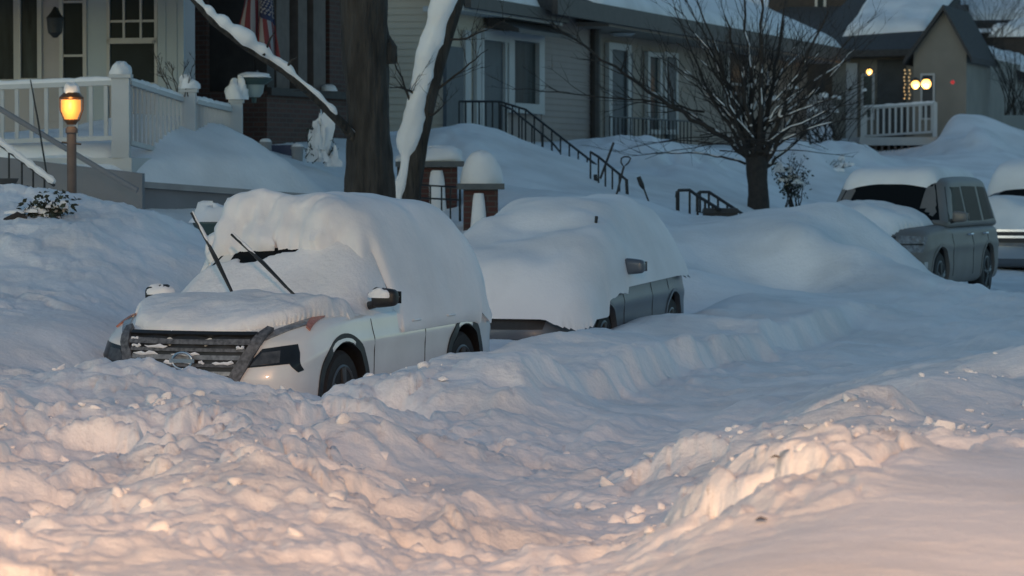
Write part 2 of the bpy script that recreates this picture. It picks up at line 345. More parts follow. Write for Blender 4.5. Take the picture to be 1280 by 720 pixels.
def ground(x, y):
    x = np.asarray(x, float); y = np.asarray(y, float)
    d = -CA*x+SA*y; t = SA*x+CA*y
    far = sstep(120, 200, np.hypot(x, y))
    h = base_h(np.clip(x, -60, 60), np.clip(y, 3, 160))
    h = np.clip(h, 0, 9)*(1-far)+3.0*far
    # tumbled clods where the plough and shovels have been, smooth drifts elsewhere
    plateau = sstep(2.9, 2.2, d+.25*fbm(t*.8, d*.8, 5))*sstep(16.5, 15.3, t)
    near = sstep(31, 22, y)
    lane = sstep(4.0, 5.0, d)*sstep(7.6, 7.0, d)*sstep(17, 21, t)
    churn = np.clip(near*(1-plateau)*(1-.55*lane)*(.45+.8*vnoise(x*.9, y*.5, 77)), 0, 1.2)
    edge = np.exp(-((d-2.9)/.45)**2)*sstep(16, 15, t)
    churn = np.maximum(churn, edge*.8)
    churn = churn*(1-.68*sstep(5.2, 4.2, d)*sstep(15.3, 16.5, t))
    bank2 = np.exp(-((d-3.6)/.6)**2)*sstep(17, 19, t)*sstep(40, 30, t)
    churn = np.maximum(churn, bank2*.28)
    mound = sstep(11.3, 12.2, d)*sstep(17, 15, d)*sstep(42, 36, y)
    churn = np.maximum(churn, .72*mound)
    rest = .16*sstep(72, 50, y)+.42*np.exp(-((y-76)/9)**2)*sstep(4, 7, x)+.2*np.exp(-((y-47)/4)**2)*sstep(3, 4, x)
    churn = np.maximum(churn, rest*(1-plateau))
    churn = churn*(1-.5*sstep(8.0, 8.5, d)*sstep(24.3, 25.0, t))*(.25+.75*sstep(11.5, 14, y))
    front = sstep(6.6, 7.6, d)*sstep(12.6, 11.6, d)*sstep(18, 21.5, t)*sstep(27, 26, t)
    h = h-.045*front; churn = churn*(1-.25*front)
    wx = x+.22*fbm(x*1.3, y*1.1, 3, 3)+.07*fbm(x*5, y*5, 13, 2); wy = y+.26*fbm(x*1.2, y*1.1, 9, 3)+.07*fbm(x*5, y*5, 19, 2)
    clod = sstep(.35, .75, vnoise(x*.7+3, y*.45, 15))
    h = h+churn*(.26*fbm(wx*.9, wy*.65, 11, 3, .5)
                 + .26*(billow(wx*1.15, wy*.8, 21, 4, .55)-.3)
                 + .10*billow(wx*4.2, wy*3.4, 23, 3, .55)
                 + (.15+.85*clod)*(+.21*slabs(wx/.72, wy/.8, 31)+.085*slabs(wx/.26+4, wy/.32, 37)+.02*slabs(wx/.09+4, wy/.11, 39)+.10*lumps(wx/.45, wy/.5, 33, .3))
                 + .022*fbm(wx*11, wy*11, 51, 3) - .13)
    beside = sstep(7.9, 8.5, d)*sstep(11.6, 10.8, d)*sstep(23.6, 24.4, t)*sstep(38, 36, t)
    h = h-.09*beside*sstep(31.5, 29, t)
    h = h+.11*sstep(38, 46, y)*sstep(110, 80, y)*(billow(x*.55+.3*fbm(x*.4, y*.3, 8, 2), y*.22, 63, 3)-.3)*(d > 3)
    h = h-.055*lumps(x/.55, y/.9, 65, .12)*sstep(18, 22, y)*sstep(70, 60, y)*(1-plateau)
    h = h+.035*fbm(x*.5, y*.35, 61, 3)+.006*fbm(x*5, y*5, 71, 3)
    # snow heaped on the terrace behind the retaining wall's ledge
    wa, wb = P(168, 226, 43.2), P(452, 247, 46.9); wl_ = math.hypot(wb.x-wa.x, wb.y-wa.y); ex, ey = (wb.x-wa.x)/wl_, (wb.y-wa.y)/wl_
    al_ = (x-wa.x)*ex+(y-wa.y)*ey; bh_ = -(x-wa.x)*ey+(y-wa.y)*ex
    h = h+(.40+.08*fbm(al_*1.1, bh_*.9, 99, 3))*sstep(.10, .75, bh_)*sstep(5.5, 2.2, bh_)*sstep(-.6, .7, al_)*sstep(wl_+.6, wl_-.8, al_)
    # drifts heaped over the steps and yards
    for px_, Z_, am, rx, ry in ((575, 56.5, .20, .75, 2.6), (655, 57, .08, .9, 2.6), (800, 64, .40, 1.4, 3.2), (880, 64, .35, 1.3, 3), (1005, 72, .55, .9, 3), (1060, 76, .5, .9, 3), (1225, 86, .5, 1.2, 4)):
        h = h+am*np.exp(-(((x-(px_-640)/F*Z_)/rx)**2+((y-Z_)/ry)**2))*(1+.5*fbm(x*1.6, y*.7, 103, 3))
    # tyre ruts and swept streaks along the lane
    h = h+lane*(.07*fbm(d*3.2, t*.14, 81, 3)+.05*np.abs(fbm(d*1.5, t*.4, 83, 2)))
    # steep shovelled bank between the lane and the parked cars
    bk_ = sstep(6.93, 7.14, d+.26*fbm(t*.7, d*.2, 93, 3)+.07*fbm(t*3.1, d*.3, 95, 3))*sstep(9.0, 8.2, d)*sstep(23.0, 25.5, t)*sstep(41, 36, t)
    h = h+bk_*(.24+.07*fbm(t*1.4, d*1.4, 97, 3))
    # fluted, cut face of the windrow beside the parked cars
    cut = np.exp(-((d-7.05)/.28)**2)*sstep(20, 23, t)*sstep(38, 33, t)
    h = h+cut*(.07*fbm(t*2.3+.8*fbm(t*.9, d, 90, 2), d*1.2, 91, 4)+.05*slabs(t/.5, d/.3, 92))
    return h
rows = [5.0]
while rows[-1] < 130: rows.append(rows[-1]*(1.0024 if rows[-1] < 62 else 1.006))
while rows[-1] < 1200: rows.append(rows[-1]*1.06)
rows = np.array([-60, -30, -15, -6, 0, 3]+rows)
kc = np.linspace(-.185, .185, 540)
ko = .185*1.13**np.arange(1, 24)
kc = np.concatenate([-ko[::-1], kc, ko])
YY = np.repeat(rows[:, None], len(kc), 1); XX = kc[None]*np.maximum(YY, 9.0)
HH = ground(XX, YY)
gr = grid_mesh('ground', np.stack([XX, YY, HH], -1).reshape(-1, 3), len(rows), len(kc), 'snow')
gr['kind'] = 'structure'; gr['label'] = 'deep ploughed snow covering the street, pavement and yards'
# normals must look up
if gr.data.polygons[len(gr.data.polygons)//2].normal.z < 0: gr.data.flip_normals()
def gz(x, y): return float(ground(np.array([x]), np.array([y]))[0])

# loose clods broken off the banks
rng = np.random.default_rng(7)
def clods(n):
    def block():                                              # an angular lump: the hull of a few random points
        bm = bmesh.new()
        for _ in range(11): bm.verts.new(Vector(rng.normal(size=3)).normalized()*rng.uniform(.7, 1.1))
        r_ = bmesh.ops.convex_hull(bm, input=bm.verts[:]); bmesh.ops.delete(bm, geom=[v for v in bm.verts if not v.link_faces], context='VERTS')
        bmesh.ops.subdivide_edges(bm, edges=bm.edges[:], cuts=1, use_grid_fill=True); bmesh.ops.triangulate(bm, faces=bm.faces[:])
        bmesh.ops.smooth_vert(bm, verts=bm.verts[:], factor=.45, use_axis_x=True, use_axis_y=True, use_axis_z=True)
        bm.verts.index_update(); q = np.array([v.co[:] for v in bm.verts]), [[v.index for v in f.verts] for f in bm.faces]; bm.free(); return q
    blocks = [block() for _ in range(24)]
    Y = 13.5+15*rng.random(n*4)**.8; X = (rng.random(n*4)*2-1)*.165*Y
    d = -CA*X+SA*Y; t = SA*X+CA*Y
    w = vnoise(X*1.3, Y*.7, 5)*((d > 2.5))*(1-.8*((d > 4) & (d < 7.4) & (t > 20)))*((d < 8.6) | (t < 25.3))*(d < 11)
    w = np.maximum(w, .9*np.exp(-((d-2.9)/.35)**2)*(t < 16.5))
    keep = rng.random(n*4) < w**2*1.3; X, Y = X[keep][:n], Y[keep][:n]
    r = .012+.075*rng.random(len(X))**3
    z = ground(X, Y)+r*.15
    V = []; Fs = []; nv = 0
    for i in range(len(X)):
        bv, bf = blocks[i % 24]
        rot = np.array(Matrix.Rotation(rng.random()*6.3, 3, Vector(rng.normal(size=3)).normalized()))
        s = np.array([1, .75+.5*rng.random(), .6+.3*rng.random()])
        q = bv@rot.T
        V.append(q*s*r[i]+np.array([X[i], Y[i], z[i]])); Fs += [[k+nv for k in f] for f in bf]; nv += len(bv)
    me = bpy.data.meshes.new('snow_clods'); me.from_pydata(np.concatenate(V).tolist(), [], Fs)
    me.polygons.foreach_set('use_smooth', [True]*len(me.polygons)); me.set_sharp_from_angle(angle=R(62)); me.materials.append(M['snow'])
    o = bpy.data.objects.new('snow_clods', me); C.objects.link(o); o['kind'] = 'stuff'; o['label'] = 'loose clods of snow scattered on the ploughed banks'
clods(480)

# the snowy hillside that closes the street
hx = np.linspace(-120, 140, 131); hy = np.linspace(150, 330, 50); HX, HYY = np.meshgrid(hx, hy, indexing='ij')
HZ = 1.5+26*sstep(150, 260, HYY)*(1+.25*fbm(HX*.03, HYY*.03, 4, 3))+.8*fbm(HX*.2, HYY*.2, 6, 3)
hill = grid_mesh('hill', np.stack([HX, HYY, HZ], -1).reshape(-1, 3), 131, 50, 'snow'); hill['kind'] = 'structure'
if hill.data.polygons[0].normal.z < 0: hill.data.flip_normals()
# ---------------------------------------------------------------- the street lamp across the road that lights the snow in front
def street_lamp():
    x, y, z = LAMP_POS
    r = thing('street_lamp', 'tall grey street lamp with a warm head on the near pavement', 'street lamp', (x, y, 0.3))
    MB().tube([(x+1.6, y, 0), (x+1.6, y, 5), (x+1.5, y, 6.9), (x+1.1, y, 7.3), (x+.5, y, 7.35)], [.09, .07, .055, .05, .045], 12).build('pole', 'concrete', r, True)
    h = MB().hexa([(x-.3, y-.15, z+.05), (x+.55, y-.1, z+.05), (x+.55, y+.1, z+.05), (x-.3, y+.15, z+.05), (x-.25, y-.1, z+.2), (x+.55, y-.05, z+.2), (x+.55, y+.05, z+.2), (x-.25, y+.1, z+.2)]).build('lamp_head', 'concrete', r)
    MB().lathe((x, y, z-.04), [(.03, 0), (.11, .02), (.14, .085)], 16).build('bulb', 'warm_bulb', h, True)
    l = bpy.data.lights.new('lamp_light', 'SPOT'); l.energy = LAMP_W; l.color = (1, .54, .27); l.spot_size = R(80); l.spot_blend = .9; l.shadow_soft_size = .7
    lo = bpy.data.objects.new('lamp_light', l); C.objects.link(lo); lo.location = Vector((x, y, z-.1))-r.location; lo.parent = r
    aim = Vector((-.10, .72, -.69)); lo.rotation_euler = aim.to_track_quat('-Z', 'Y').to_euler()
street_lamp()

# ---------------------------------------------------------------- vehicles (local frame: x forward, y to the driver's side, z up)
def world_bvh(objs, root):
    Mx = Matrix.LocRotScale(root.location, root.rotation_euler, None)
    vs, fs = [], []
    for o in objs:
        k = len(vs); vs += [Mx@v.co for v in o.data.vertices]; fs += [[i+k for i in p.vertices] for p in o.data.polygons]
    return BVHTree.FromPolygons(vs, fs), Mx
def local_bvh(objs):
    vs, fs = [], []
    for o in objs:
        k = len(vs); vs += [v.co for v in o.data.vertices]; fs += [[i+k for i in p.vertices] for p in o.data.polygons]
    return BVHTree.FromPolygons(vs, fs)
def ss(a, b, x):
    x = min(1, max(0, (x-a)/(b-a))); return x*x*(3-2*x)
def interp(x, xs, ys): return float(np.interp(x, xs, ys))
def rounded_box(cuts, r, dim):
    bm = bmesh.new(); bmesh.ops.create_cube(bm, size=2)
    bmesh.ops.subdivide_edges(bm, edges=bm.edges[:], cuts=cuts, use_grid_fill=True)
    H = Vector(dim)
    for v in bm.verts:
        p = Vector((v.co.x*H.x, v.co.y*H.y, v.co.z*H.z))
        q = Vector([max(-H[i]+r[i], min(H[i]-r[i], p[i])) for i in range(3)])
        d = Vector([(p[i]-q[i])/r[i] for i in range(3)])
        if d.length > 1e-6:
            d.normalize(); p = Vector([q[i]+d[i]*r[i] for i in range(3)])
        v.co = Vector((p.x/H.x, p.y/H.y, p.z/H.z))
    return bm
def finish(bm, name, mats, parent, sharp=40):
    bmesh.ops.recalc_face_normals(bm, faces=bm.faces[:])
    me = bpy.data.meshes.new(name); bm.to_mesh(me); bm.free()
    for m in mats: me.materials.append(M[m])
    me.polygons.foreach_set('use_smooth', [True]*len(me.polygons)); me.set_sharp_from_angle(angle=R(sharp))
    o = bpy.data.objects.new(name, me); C.objects.link(o); o.parent = parent
    return o
def cut_arches(o, axles, r, half_w, zc, deep=.3):
    for ax in axles:
        for s in (-1, 1):
            mb = MB(); mb.lathe((ax, s*(half_w-deep+.25), zc), [(r, -deep), (r, .25)] if s > 0 else [(r, -.25), (r, deep)], 40, axis='y')
            c = mb.build('cutter', 'black_plastic'); bm = bmesh.new(); bm.from_mesh(c.data); bmesh.ops.recalc_face_normals(bm, faces=bm.faces[:])
            if s > 0: bmesh.ops.translate(bm, verts=bm.verts[:], vec=(0, 0, 0))
            bm.to_mesh(c.data); bm.free()
            md = o.modifiers.new('b', 'BOOLEAN'); md.operation = 'DIFFERENCE'; md.object = c; md.solver = 'EXACT'; md.material_mode = 'TRANSFER'; c.parent = o.parent
            bpy.context.view_layer.update(); dg = bpy.context.evaluated_depsgraph_get(); dg.update()
            me = bpy.data.meshes.new_from_object(o.evaluated_get(dg)); o.modifiers.clear(); old = o.data; o.data = me; bpy.data.meshes.remove(old)
            bpy.data.objects.remove(c)
    o.data.set_sharp_from_angle(angle=R(40))
def lower_body(p, root):
    L, W, zb = p['L'], p['W'], p['zb']
    bm = rounded_box(26, (.16, .14, .12), (L/2, W/2, .5))
    for v in bm.verts:
        a, b, c = v.co
        x = a*L/2; z1 = interp(x, p['tx'], p['tz']); h = (c+1)/2
        z = zb+h*(z1-zb)
        y = b*W/2*(1-.05*ss(.55, 1, abs(a)))
        y *= 1-.045*max(0, (h-.62)/.38)**1.5-.05*max(0, (.35-h)/.35)**2+.012*math.exp(-((h-.66)/.07)**2)
        if h > .9: z -= p.get('crown', .035)*b*b*(h-.9)/.1
        fx = p.get('nose', .42)*abs(b)**3.2*ss(L/2-1.1, L/2, x)
        bx = .25*abs(b)**2.6*ss(-L/2+.8, -L/2, x)
        x += -fx+bx-p.get('rake', .1)*ss(.45, 1, h)*ss(L/2-.7, L/2, x)-.05*ss(.35, 0, h)*ss(L/2-.5, L/2, x)
        v.co = (x, y, z)
    o = finish(bm, 'body', [p['paint']], root)
    cut_arches(o, p['axles'], p['arch'], W/2, p['wr']+.02)
    return o
def cabin(p, root):
    bm = rounded_box(18, (.2, .2, .24), (1, 1, 1)); g = p['cab']           # g: front base, front top, rear top, rear base x; z base; z roof; half widths
    for v in bm.verts:
        a, b, c = v.co; h = (c+1)/2
        xf = g['fb']+(g['ft']-g['fb'])*h; xr = g['rb']+(g['rt']-g['rb'])*h
        x = xr+(xf-xr)*(a+1)/2; y = b*(g['wb']+(g['wt']-g['wb'])*h)
        z0 = interp(x, p['tx'], p['tz'])-.06
        z = z0+h*(g['zr']+.03*(1-a*a)-z0)-.04*b*b*h
        x -= .10*abs(b)**2.5*ss(.3, 1, a)*(1)
        v.co = (x, y, z)
    return finish(bm, 'cabin', [p['paint']], root)
def patch(name, m, parent, bvh, origin_dir, poly, off=.006, thick=.01, cuts=3, smooth=True):
    """poly: 2-D outline; origin_dir(u, v) -> (origin, direction) of the ray that lands it on the body."""
    bm = bmesh.new(); vs = [bm.verts.new((u, v, 0)) for u, v in poly]; bm.faces.new(vs)
    bmesh.ops.triangulate(bm, faces=bm.faces[:])
    for _ in range(cuts): bmesh.ops.subdivide_edges(bm, edges=bm.edges[:], cuts=1)
    bmesh.ops.triangulate(bm, faces=bm.faces[:])
    nm = []; bad = 0
    for v in bm.verts:
        o, d = origin_dir(v.co.x, v.co.y); hit, n, _, _ = bvh.ray_cast(o, d)
        if hit is None:
            bad += 1; hit, n, _, _ = bvh.find_nearest(o+d*((bvh_center(bvh)-o).dot(d)))
        if n.dot(d) > 0: n = -n
        v.co = hit; nm.append(n)
    top = [v for v in bm.verts]; cop = {}
    faces = bm.faces[:]
    edges = [e for e in bm.edges if len(e.link_faces) == 1]
    for v, n in zip(top, nm): cop[v] = bm.verts.new(v.co-n*thick)
    for v, n in zip(top, nm): v.co = v.co+n*off
    for f in faces: bm.faces.new([cop[v] for v in reversed(f.verts)])
    for e in edges:
        a, b = e.verts; bm.faces.new([a, b, cop[b], cop[a]])
    return finish(bm, name, [m], parent, 50)
_cent = {}
def bvh_center(b): return _cent.get(id(b), Vector((0, 0, .8)))
def cast_side(s): return lambda x, z: (Vector((x, s*3, z)), Vector((0, -s, 0)))
def cast_front(y, z): return (Vector((5, y, z)), Vector((-1, 0, 0)))
def cast_cam(Mx):
    inv = Mx.inverted()
    def f(px, py):
        o = cam.location; d = (P(px, py, 30)-o).normalized()
        return inv@o, (inv.to_3x3()@d).normalized()
    return f
def wheel(root, x, y, r, w, s, rim='alloy'):
    """tyre with a spoked rim, on the side s"""
    t = MB().lathe((x, y, r), [(r*.62, -w/2), (r*.9, -w/2), (r*.985, -w*.36), (r, -w*.2), (r, w*.2), (r*.985, w*.36), (r*.9, w/2), (r*.62, w/2)], 36, 'y').build('wheel', 'tyre', root, True, local=True)
    b = MB(); yo = y+s*w*.42
    b.lathe((x, yo, r), sorted([(r*.64, 0), (r*.64, .012)], key=lambda q: q[1]), 30, 'y')
    bar = MB()
    for k in range(5):
        a = 2*math.pi*k/5+.3
        for q in (-.11, .11):
            p0 = Vector((x+math.cos(a+q*.7)*r*.1, yo+s*.03, r+math.sin(a+q*.7)*r*.1)); p1 = Vector((x+math.cos(a+q)*r*.6, yo+s*.022, r+math.sin(a+q)*r*.6))
            bar.tube([p0, p1], [.024, .018], 6)
    bar.lathe((x, yo+s*.02, r), [(r*.16, -.02), (r*.16, .02)], 16, 'y')
    k0 = MB(); k0.tube([(x+math.cos(a)*r*.62, yo+s*.012, r+math.sin(a)*r*.62) for a in np.linspace(0, 2*math.pi, 33)], .018, 6)
    bar.add(k0.v, k0.f)
    b.build('rim_back', 'black_plastic', t, True, local=True); bar.build('rim', rim, t, True, local=True)
def arch_trim(root, bvh, ax, s, r0, r1, zc, hw, m='black_plastic'):
    mb = MB(); n = 30; ring = []
    for i in range(n+1):
        a = math.pi*(-.04+1.08*i/n)
        row = []
        for r in (r0, r1):
            x = ax+math.cos(a)*r; z = zc+math.sin(a)*r
            hit = bvh.ray_cast(Vector((ax+math.cos(a)*(r1+.02), s*3, zc+math.sin(a)*(r1+.02))), Vector((0, -s, 0)))[0]
            y = hit.y if hit else s*hw
            row += [(x, y+s*.012, z), (x, y-s*.05, z)]
        ring.append([row[0], row[2], row[3], row[1]])
    v = [p for q in ring for p in q]; f = []
    for i in range(n):
        for j in range(4):
            a = i*4+j; b = i*4+(j+1) % 4; f.append((a, b, b+4, a+4))
    f += [(0, 1, 2, 3), (n*4+3, n*4+2, n*4+1, n*4)]
    mb.add(v, f); o = mb.build('arch_trim', m, root, True, local=True)
    bm = bmesh.new(); bm.from_mesh(o.data); bmesh.ops.recalc_face_normals(bm, faces=bm.faces[:]); bm.to_mesh(o.data); bm.free()
    return o
def mirror_unit(root, x, y, z, s, m='black_plastic', cap=None):
    mb = MB(); bm = rounded_box(6, (.05, .05, .05), (.06, .12, .075))
    k = {v: i for i, v in enumerate(bm.verts)}
    vs = [(x+v.co.x*.065, y+s*.12+v.co.y*.115, z+v.co.z*.08*(1-.15*v.co.y*s)) for v in bm.verts]
    fs = [[k[v] for v in f.verts] for f in bm.faces]; bm.free(); mb.add(vs, fs)
    o = mb.build('mirror', cap or m, root, True, local=True)
    MB().tube([(x, y-s*.03, z-.07), (x, y+s*.06, z-.05)], [.035, .03], 8).build('bracket', m, o, True, local=True)
    MB().hexa([(x-.069, y+s*.05, z-.055), (x-.066, y+s*.05, z-.055), (x-.066, y+s*.24, z-.05), (x-.069, y+s*.24, z-.05), (x-.069, y+s*.05, z+.06), (x-.066, y+s*.05, z+.06), (x-.066, y+s*.24, z+.05), (x-.069, y+s*.24, z+.05)]).build('mirror_glass', 'chrome', o, local=True)
    return o
def blur(a, n):
    for _ in range(n):
        p = np.pad(a, 1, mode='edge'); a = (p[:-2, 1:-1]+p[2:, 1:-1]+p[1:-1, :-2]+p[1:-1, 2:]+2*a)/6
    return a
def snow_cover(name, label, root, objs, x0, x1, y0, y1, res, thick, nblur, edge_z, cat='snow', m='soft_snow', lump=0, lumpmask=None, seed=1, zmin=None, soft=1, cut=False, melt=0, crumb=None, rear=None):
    """snow lying on the body: a closed shell, its top the blurred body height plus thick(x, y)"""
    bv = local_bvh(objs)
    xs = np.arange(x0, x1+res/2, res); ys = np.arange(y0, y1+res/2, res)
    H = np.full((len(xs), len(ys)), np.nan)
    for i, x in enumerate(xs):
        for j, y in enumerate(ys):
            h = bv.ray_cast(Vector((x, y, 4)), Vector((0, 0, -1)))[0]
            if h is not None: H[i, j] = h.z
    XX, YY2 = np.meshgrid(xs, ys, indexing='ij')
    if zmin is not None: H = np.where(H < zmin(XX, YY2), np.nan, H)
    raw = H.copy()
    for _ in range(60):                                       # let the height run on past the rim of the body
        nanm = np.isnan(H)
        if not nanm.any(): break
        p = np.pad(H, 1, constant_values=np.nan)
        st = np.stack([p[:-2, 1:-1], p[2:, 1:-1], p[1:-1, :-2], p[1:-1, 2:]])
        import warnings
        with warnings.catch_warnings():
            warnings.simplefilter('ignore'); mn = np.nanmean(st, 0)
        H = np.where(nanm, mn-.015, H)
    T = thick(XX, YY2)
    if cut:
        ok = ~np.isnan(raw); T = T*np.sqrt(np.clip(blur(ok.astype(float), 3)*2-1, 0, 1))
        T = np.where(ok, T, 0)
    if rear is not None: T = np.where(np.isnan(raw) & (XX < rear), 0, T)
    keep = T > .004
    top = blur(H, nblur)
    wx, wy = XX+root.location.x, YY2+root.location.y
    add = T*(1+.22*fbm(wx*2.2, wy*2.2, seed, 3))+.012*fbm(wx*7, wy*7, seed+5, 3)*np.clip(T/.05, 0, 1)
    if lump: 
        lm = lumpmask(XX, YY2) if lumpmask else 1
        add = add+lump*lm*(lumps(wx/.34, wy/.34, seed+9, .7)+.5*lumps(wx/.17, wy/.17, seed+12, .7)+.3*lumps(wx/.08, wy/.08, seed+19, .7)-.2)*np.clip(T/.06, 0, 1)
    Z = np.maximum(top+add, H+np.minimum(add, .012))
    Z = blur(Z, soft) if soft else Z
    Z = np.where(keep, Z, H-.02)
    bot = np.where(np.isnan(raw), np.minimum(H, edge_z(XX)), H-.03)
    idx = -np.ones(H.shape, int); V = []; Fs = []
    kq = keep[:-1, :-1] & keep[1:, :-1] & keep[1:, 1:] & keep[:-1, 1:]
    use = np.zeros(H.shape, bool)
    for a, b in ((0, 0), (1, 0), (1, 1), (0, 1)): use[a:a+kq.shape[0], b:b+kq.shape[1]] |= kq
    ii = np.argwhere(use)
    for n, (i, j) in enumerate(ii): idx[i, j] = n
    nt = len(ii)
    jit = .012
    V = [(xs[i]+jit*math.sin(i*1.7+j*2.3), ys[j]+jit*math.sin(i*2.9+j*1.3), Z[i, j]) for i, j in ii]+[(xs[i], ys[j], bot[i, j]) for i, j in ii]
    for i, j in np.argwhere(kq):
        q = (idx[i, j], idx[i+1, j], idx[i+1, j+1], idx[i, j+1])
        Fs.append(q); Fs.append(tuple(k+nt for k in reversed(q)))
        for (a, b, di, dj) in ((0, 1, 0, -1), (1, 2, 1, 0), (2, 3, 0, 1), (3, 0, -1, 0)):
            u, v = i+di, j+dj
            if u < 0 or v < 0 or u >= kq.shape[0] or v >= kq.shape[1] or not kq[u, v]:
                Fs.append((q[b], q[a], q[a]+nt, q[b]+nt))
    me = bpy.data.meshes.new(name); me.from_pydata([tuple(map(float, v)) for v in V], [], [tuple(map(int, f)) for f in Fs])
    if melt:
        bm = bmesh.new(); bm.from_mesh(me)
        vs = [v for v in bm.verts if v.index < nt]
        for _ in range(melt): bmesh.ops.smooth_vert(bm, verts=vs, factor=.5, use_axis_x=True, use_axis_y=True, use_axis_z=True)
        if crumb:
            bm.normal_update()
            q = np.array([v.co[:] for v in vs]); a = crumb(q[:, 0], q[:, 1])
            dsp = a*(.13*fbm(q[:, 1]*4.5+q[:, 0]*2, q[:, 2]*4.5+q[:, 0]*2.5, seed, 3)+.09*(billow(q[:, 1]*6+q[:, 0]*3, q[:, 2]*6+q[:, 0]*3, seed+3, 3)-.3))
            for v, k in zip(vs, dsp): v.co += v.normal*float(k)
        bm.to_mesh(me); bm.free()
    me.polygons.foreach_set('use_smooth', [True]*len(me.polygons)); me.set_sharp_from_angle(angle=R(75)); me.materials.append(M[m])
    o = bpy.data.objects.new(name, me); C.objects.link(o); o.location = root.location; o.rotation_euler = root.rotation_euler
    tag(o, label, cat); o['kind'] = 'thing'
    return o
def edge_fade(XX, YY, x0, x1, y0, y1, r):
    """1 inside, falling like a quarter circle to 0 at the rim of a rounded rectangle"""
    cx, cy, hx, hy = (x0+x1)/2, (y0+y1)/2, (x1-x0)/2, (y1-y0)/2
    ax = np.maximum(np.abs(XX-cx)-(hx-r), 0); ay = np.maximum(np.abs(YY-cy)-(hy-r), 0)
    q = np.clip(np.hypot(ax, ay)/r, 0, 1)
    return np.sqrt(np.maximum(1-q*q, 0))
def place_car(front_axle_t, d_side, W, yaw_off=0, xf=0):
    """root position so that the driver-side wheel of the front axle stands at (d_side, front_axle_t)"""
    a = math.atan2(-U.y, -U.x)+yaw_off
    f = Vector((math.cos(a), math.sin(a), 0)); l = Vector((-f.y, f.x, 0))
    loc = dt(d_side, front_axle_t)-f*xf-l*(W/2)
    return loc, a

def build_car(p, name, label, cat):
    loc, a = place_car(p['t'], p['d'], p['W'], p.get('yaw', 0), p['axles'][0])
    root = thing(name, label, cat, loc, rz=a); root.location.z = p.get('dz', 0); root.rotation_euler.y = p.get('pitch', 0)
    body = lower_body(p, root); cab = cabin(p, root)
    for ax in p['axles']:
        for s in (-1, 1): wheel(root, ax, s*(p['W']/2-.14), p['wr'], .22, s)
    return root, body, cab
def side_windows(p, root, cab, quads, frame='black_plastic'):
    bv = local_bvh([cab])
    for s in (-1, 1):
        for q in quads:
            patch('side_window', 'car_glass', root, bv, cast_side(s), q if s > 0 else q[::-1], .004, .01, 2)
def screen(p, root, cab, front=True, name='windscreen'):
    g = p['cab']; bv = local_bvh([cab]); zr = g['zr']
    zb = interp(g['fb'] if front else g['rb'], p['tx'], p['tz'])+.05
    w0, w1 = g['wb']*.86, g['wt']*.84
    sg = 1 if front else -1
    fn = lambda y, z: (Vector((sg*5, y, z)), Vector((-sg, 0, 0)))
    patch(name, 'car_glass', root, bv, fn, [(-w0, zb), (w0, zb), (w1, zr-.12), (-w1, zr-.12)], .004, .01, 4)

# --- the white crossover in front
p1 = dict(L=4.74, W=1.94, zb=.2, tx=[-2.37, -2.2, -1.9, .9, 1.15, 1.7, 2.1, 2.37], tz=[.95, 1.02, 1.08, 1.05, 1.06, 1.02, .96, .88], wr=.36, arch=.41,
          axles=(1.33, -1.29), paint='white_car', t=26.1, d=9.0, yaw=R(-5), dz=-.1, pitch=R(.8), nose=.26, rake=.1,
          cab=dict(fb=1.08, ft=.2, rt=-1.55, rb=-2.2, zr=1.66, wb=.93, wt=.66))
car1, body1, cab1 = build_car(p1, 'white_car', 'white crossover car nose-on in the front, wipers raised over its snowy windscreen', 'car')
lb1 = local_bvh([body1]); _, MX1 = world_bvh([body1], car1); cc1 = cast_cam(MX1)
side_windows(p1, car1, cab1, [[(.62, 1.13), (-.3, 1.13), (-.3, 1.5), (.14, 1.5)], [(-.4, 1.13), (-1.35, 1.13), (-1.3, 1.48), (-.4, 1.5)], [(-1.45, 1.16), (-1.85, 1.2), (-1.6, 1.45), (-1.42, 1.46)]])
screen(p1, car1, cab1); screen(p1, car1, cab1, False, 'rear_window')
for ax in p1['axles']:
    for s in (-1, 1): arch_trim(car1, lb1, ax, s, .4, .475, p1['wr']+.02, .92)
def side_line(car, lb, pts, s, m='black_plastic', w=.006):
    out = []
    for x, z in pts:
        h = lb.ray_cast(Vector((x, s*3, z)), Vector((0, -s, 0)))[0]
        if h is not None: out.append(h+Vector((0, s*.0, 0)))
    return out
def strip(car, lb, name, pts, s, m, w):
    q = side_line(car, lb, pts, s)
    if len(q) > 1: MB().tube(q, w, 6).build(name, m, car, True, local=True)
for s in (-1, 1):
    for x, top in ((.78, 1.02), (-.32, 1.02), (-1.02, 1.0)):
        strip(car1, lb1, 'door_gap', [(x-.03*math.sin(k/9*3), .3+(top-.3)*k/9) for k in range(10)], s, 'black_plastic', .005)
    strip(car1, lb1, 'sill_trim', [(x, .3) for x in np.linspace(.96, -.84, 24)], s, 'black_plastic', .035)
    for x in (-.12, -.9):
        h = lb1.ray_cast(Vector((x, s*3, .88)), Vector((0, -s, 0)))[0]
        MB().tube([h+Vector((.1, s*.005, 0)), h+Vector((.07, s*.035, .005)), h+Vector((-.08, s*.035, .005)), h+Vector((-.11, s*.005, 0))], .012, 6).build('door_handle', 'white_car', car1, True, local=True)
# its face: outlines read on the photograph and laid on the bodywork; the far side mirrors the near one
def to_yz(px, py):
    o, d = cc1(px, py); h = lb1.ray_cast(o, d)[0]
    return None if h is None else (h.y, h.z)
def face_patch(name, m, yz, off, thick, cuts=3, both=True, parent=None):
    out = []
    for s in ((1, -1) if both else (1,)):
        out.append(patch(name, m, parent or car1, lb1, cast_front, [(s*y, z) for y, z in (yz if s > 0 else yz[::-1])], off, thick, cuts))
    return out

def poly_z(pxs): return [to_yz(*q) for q in pxs]
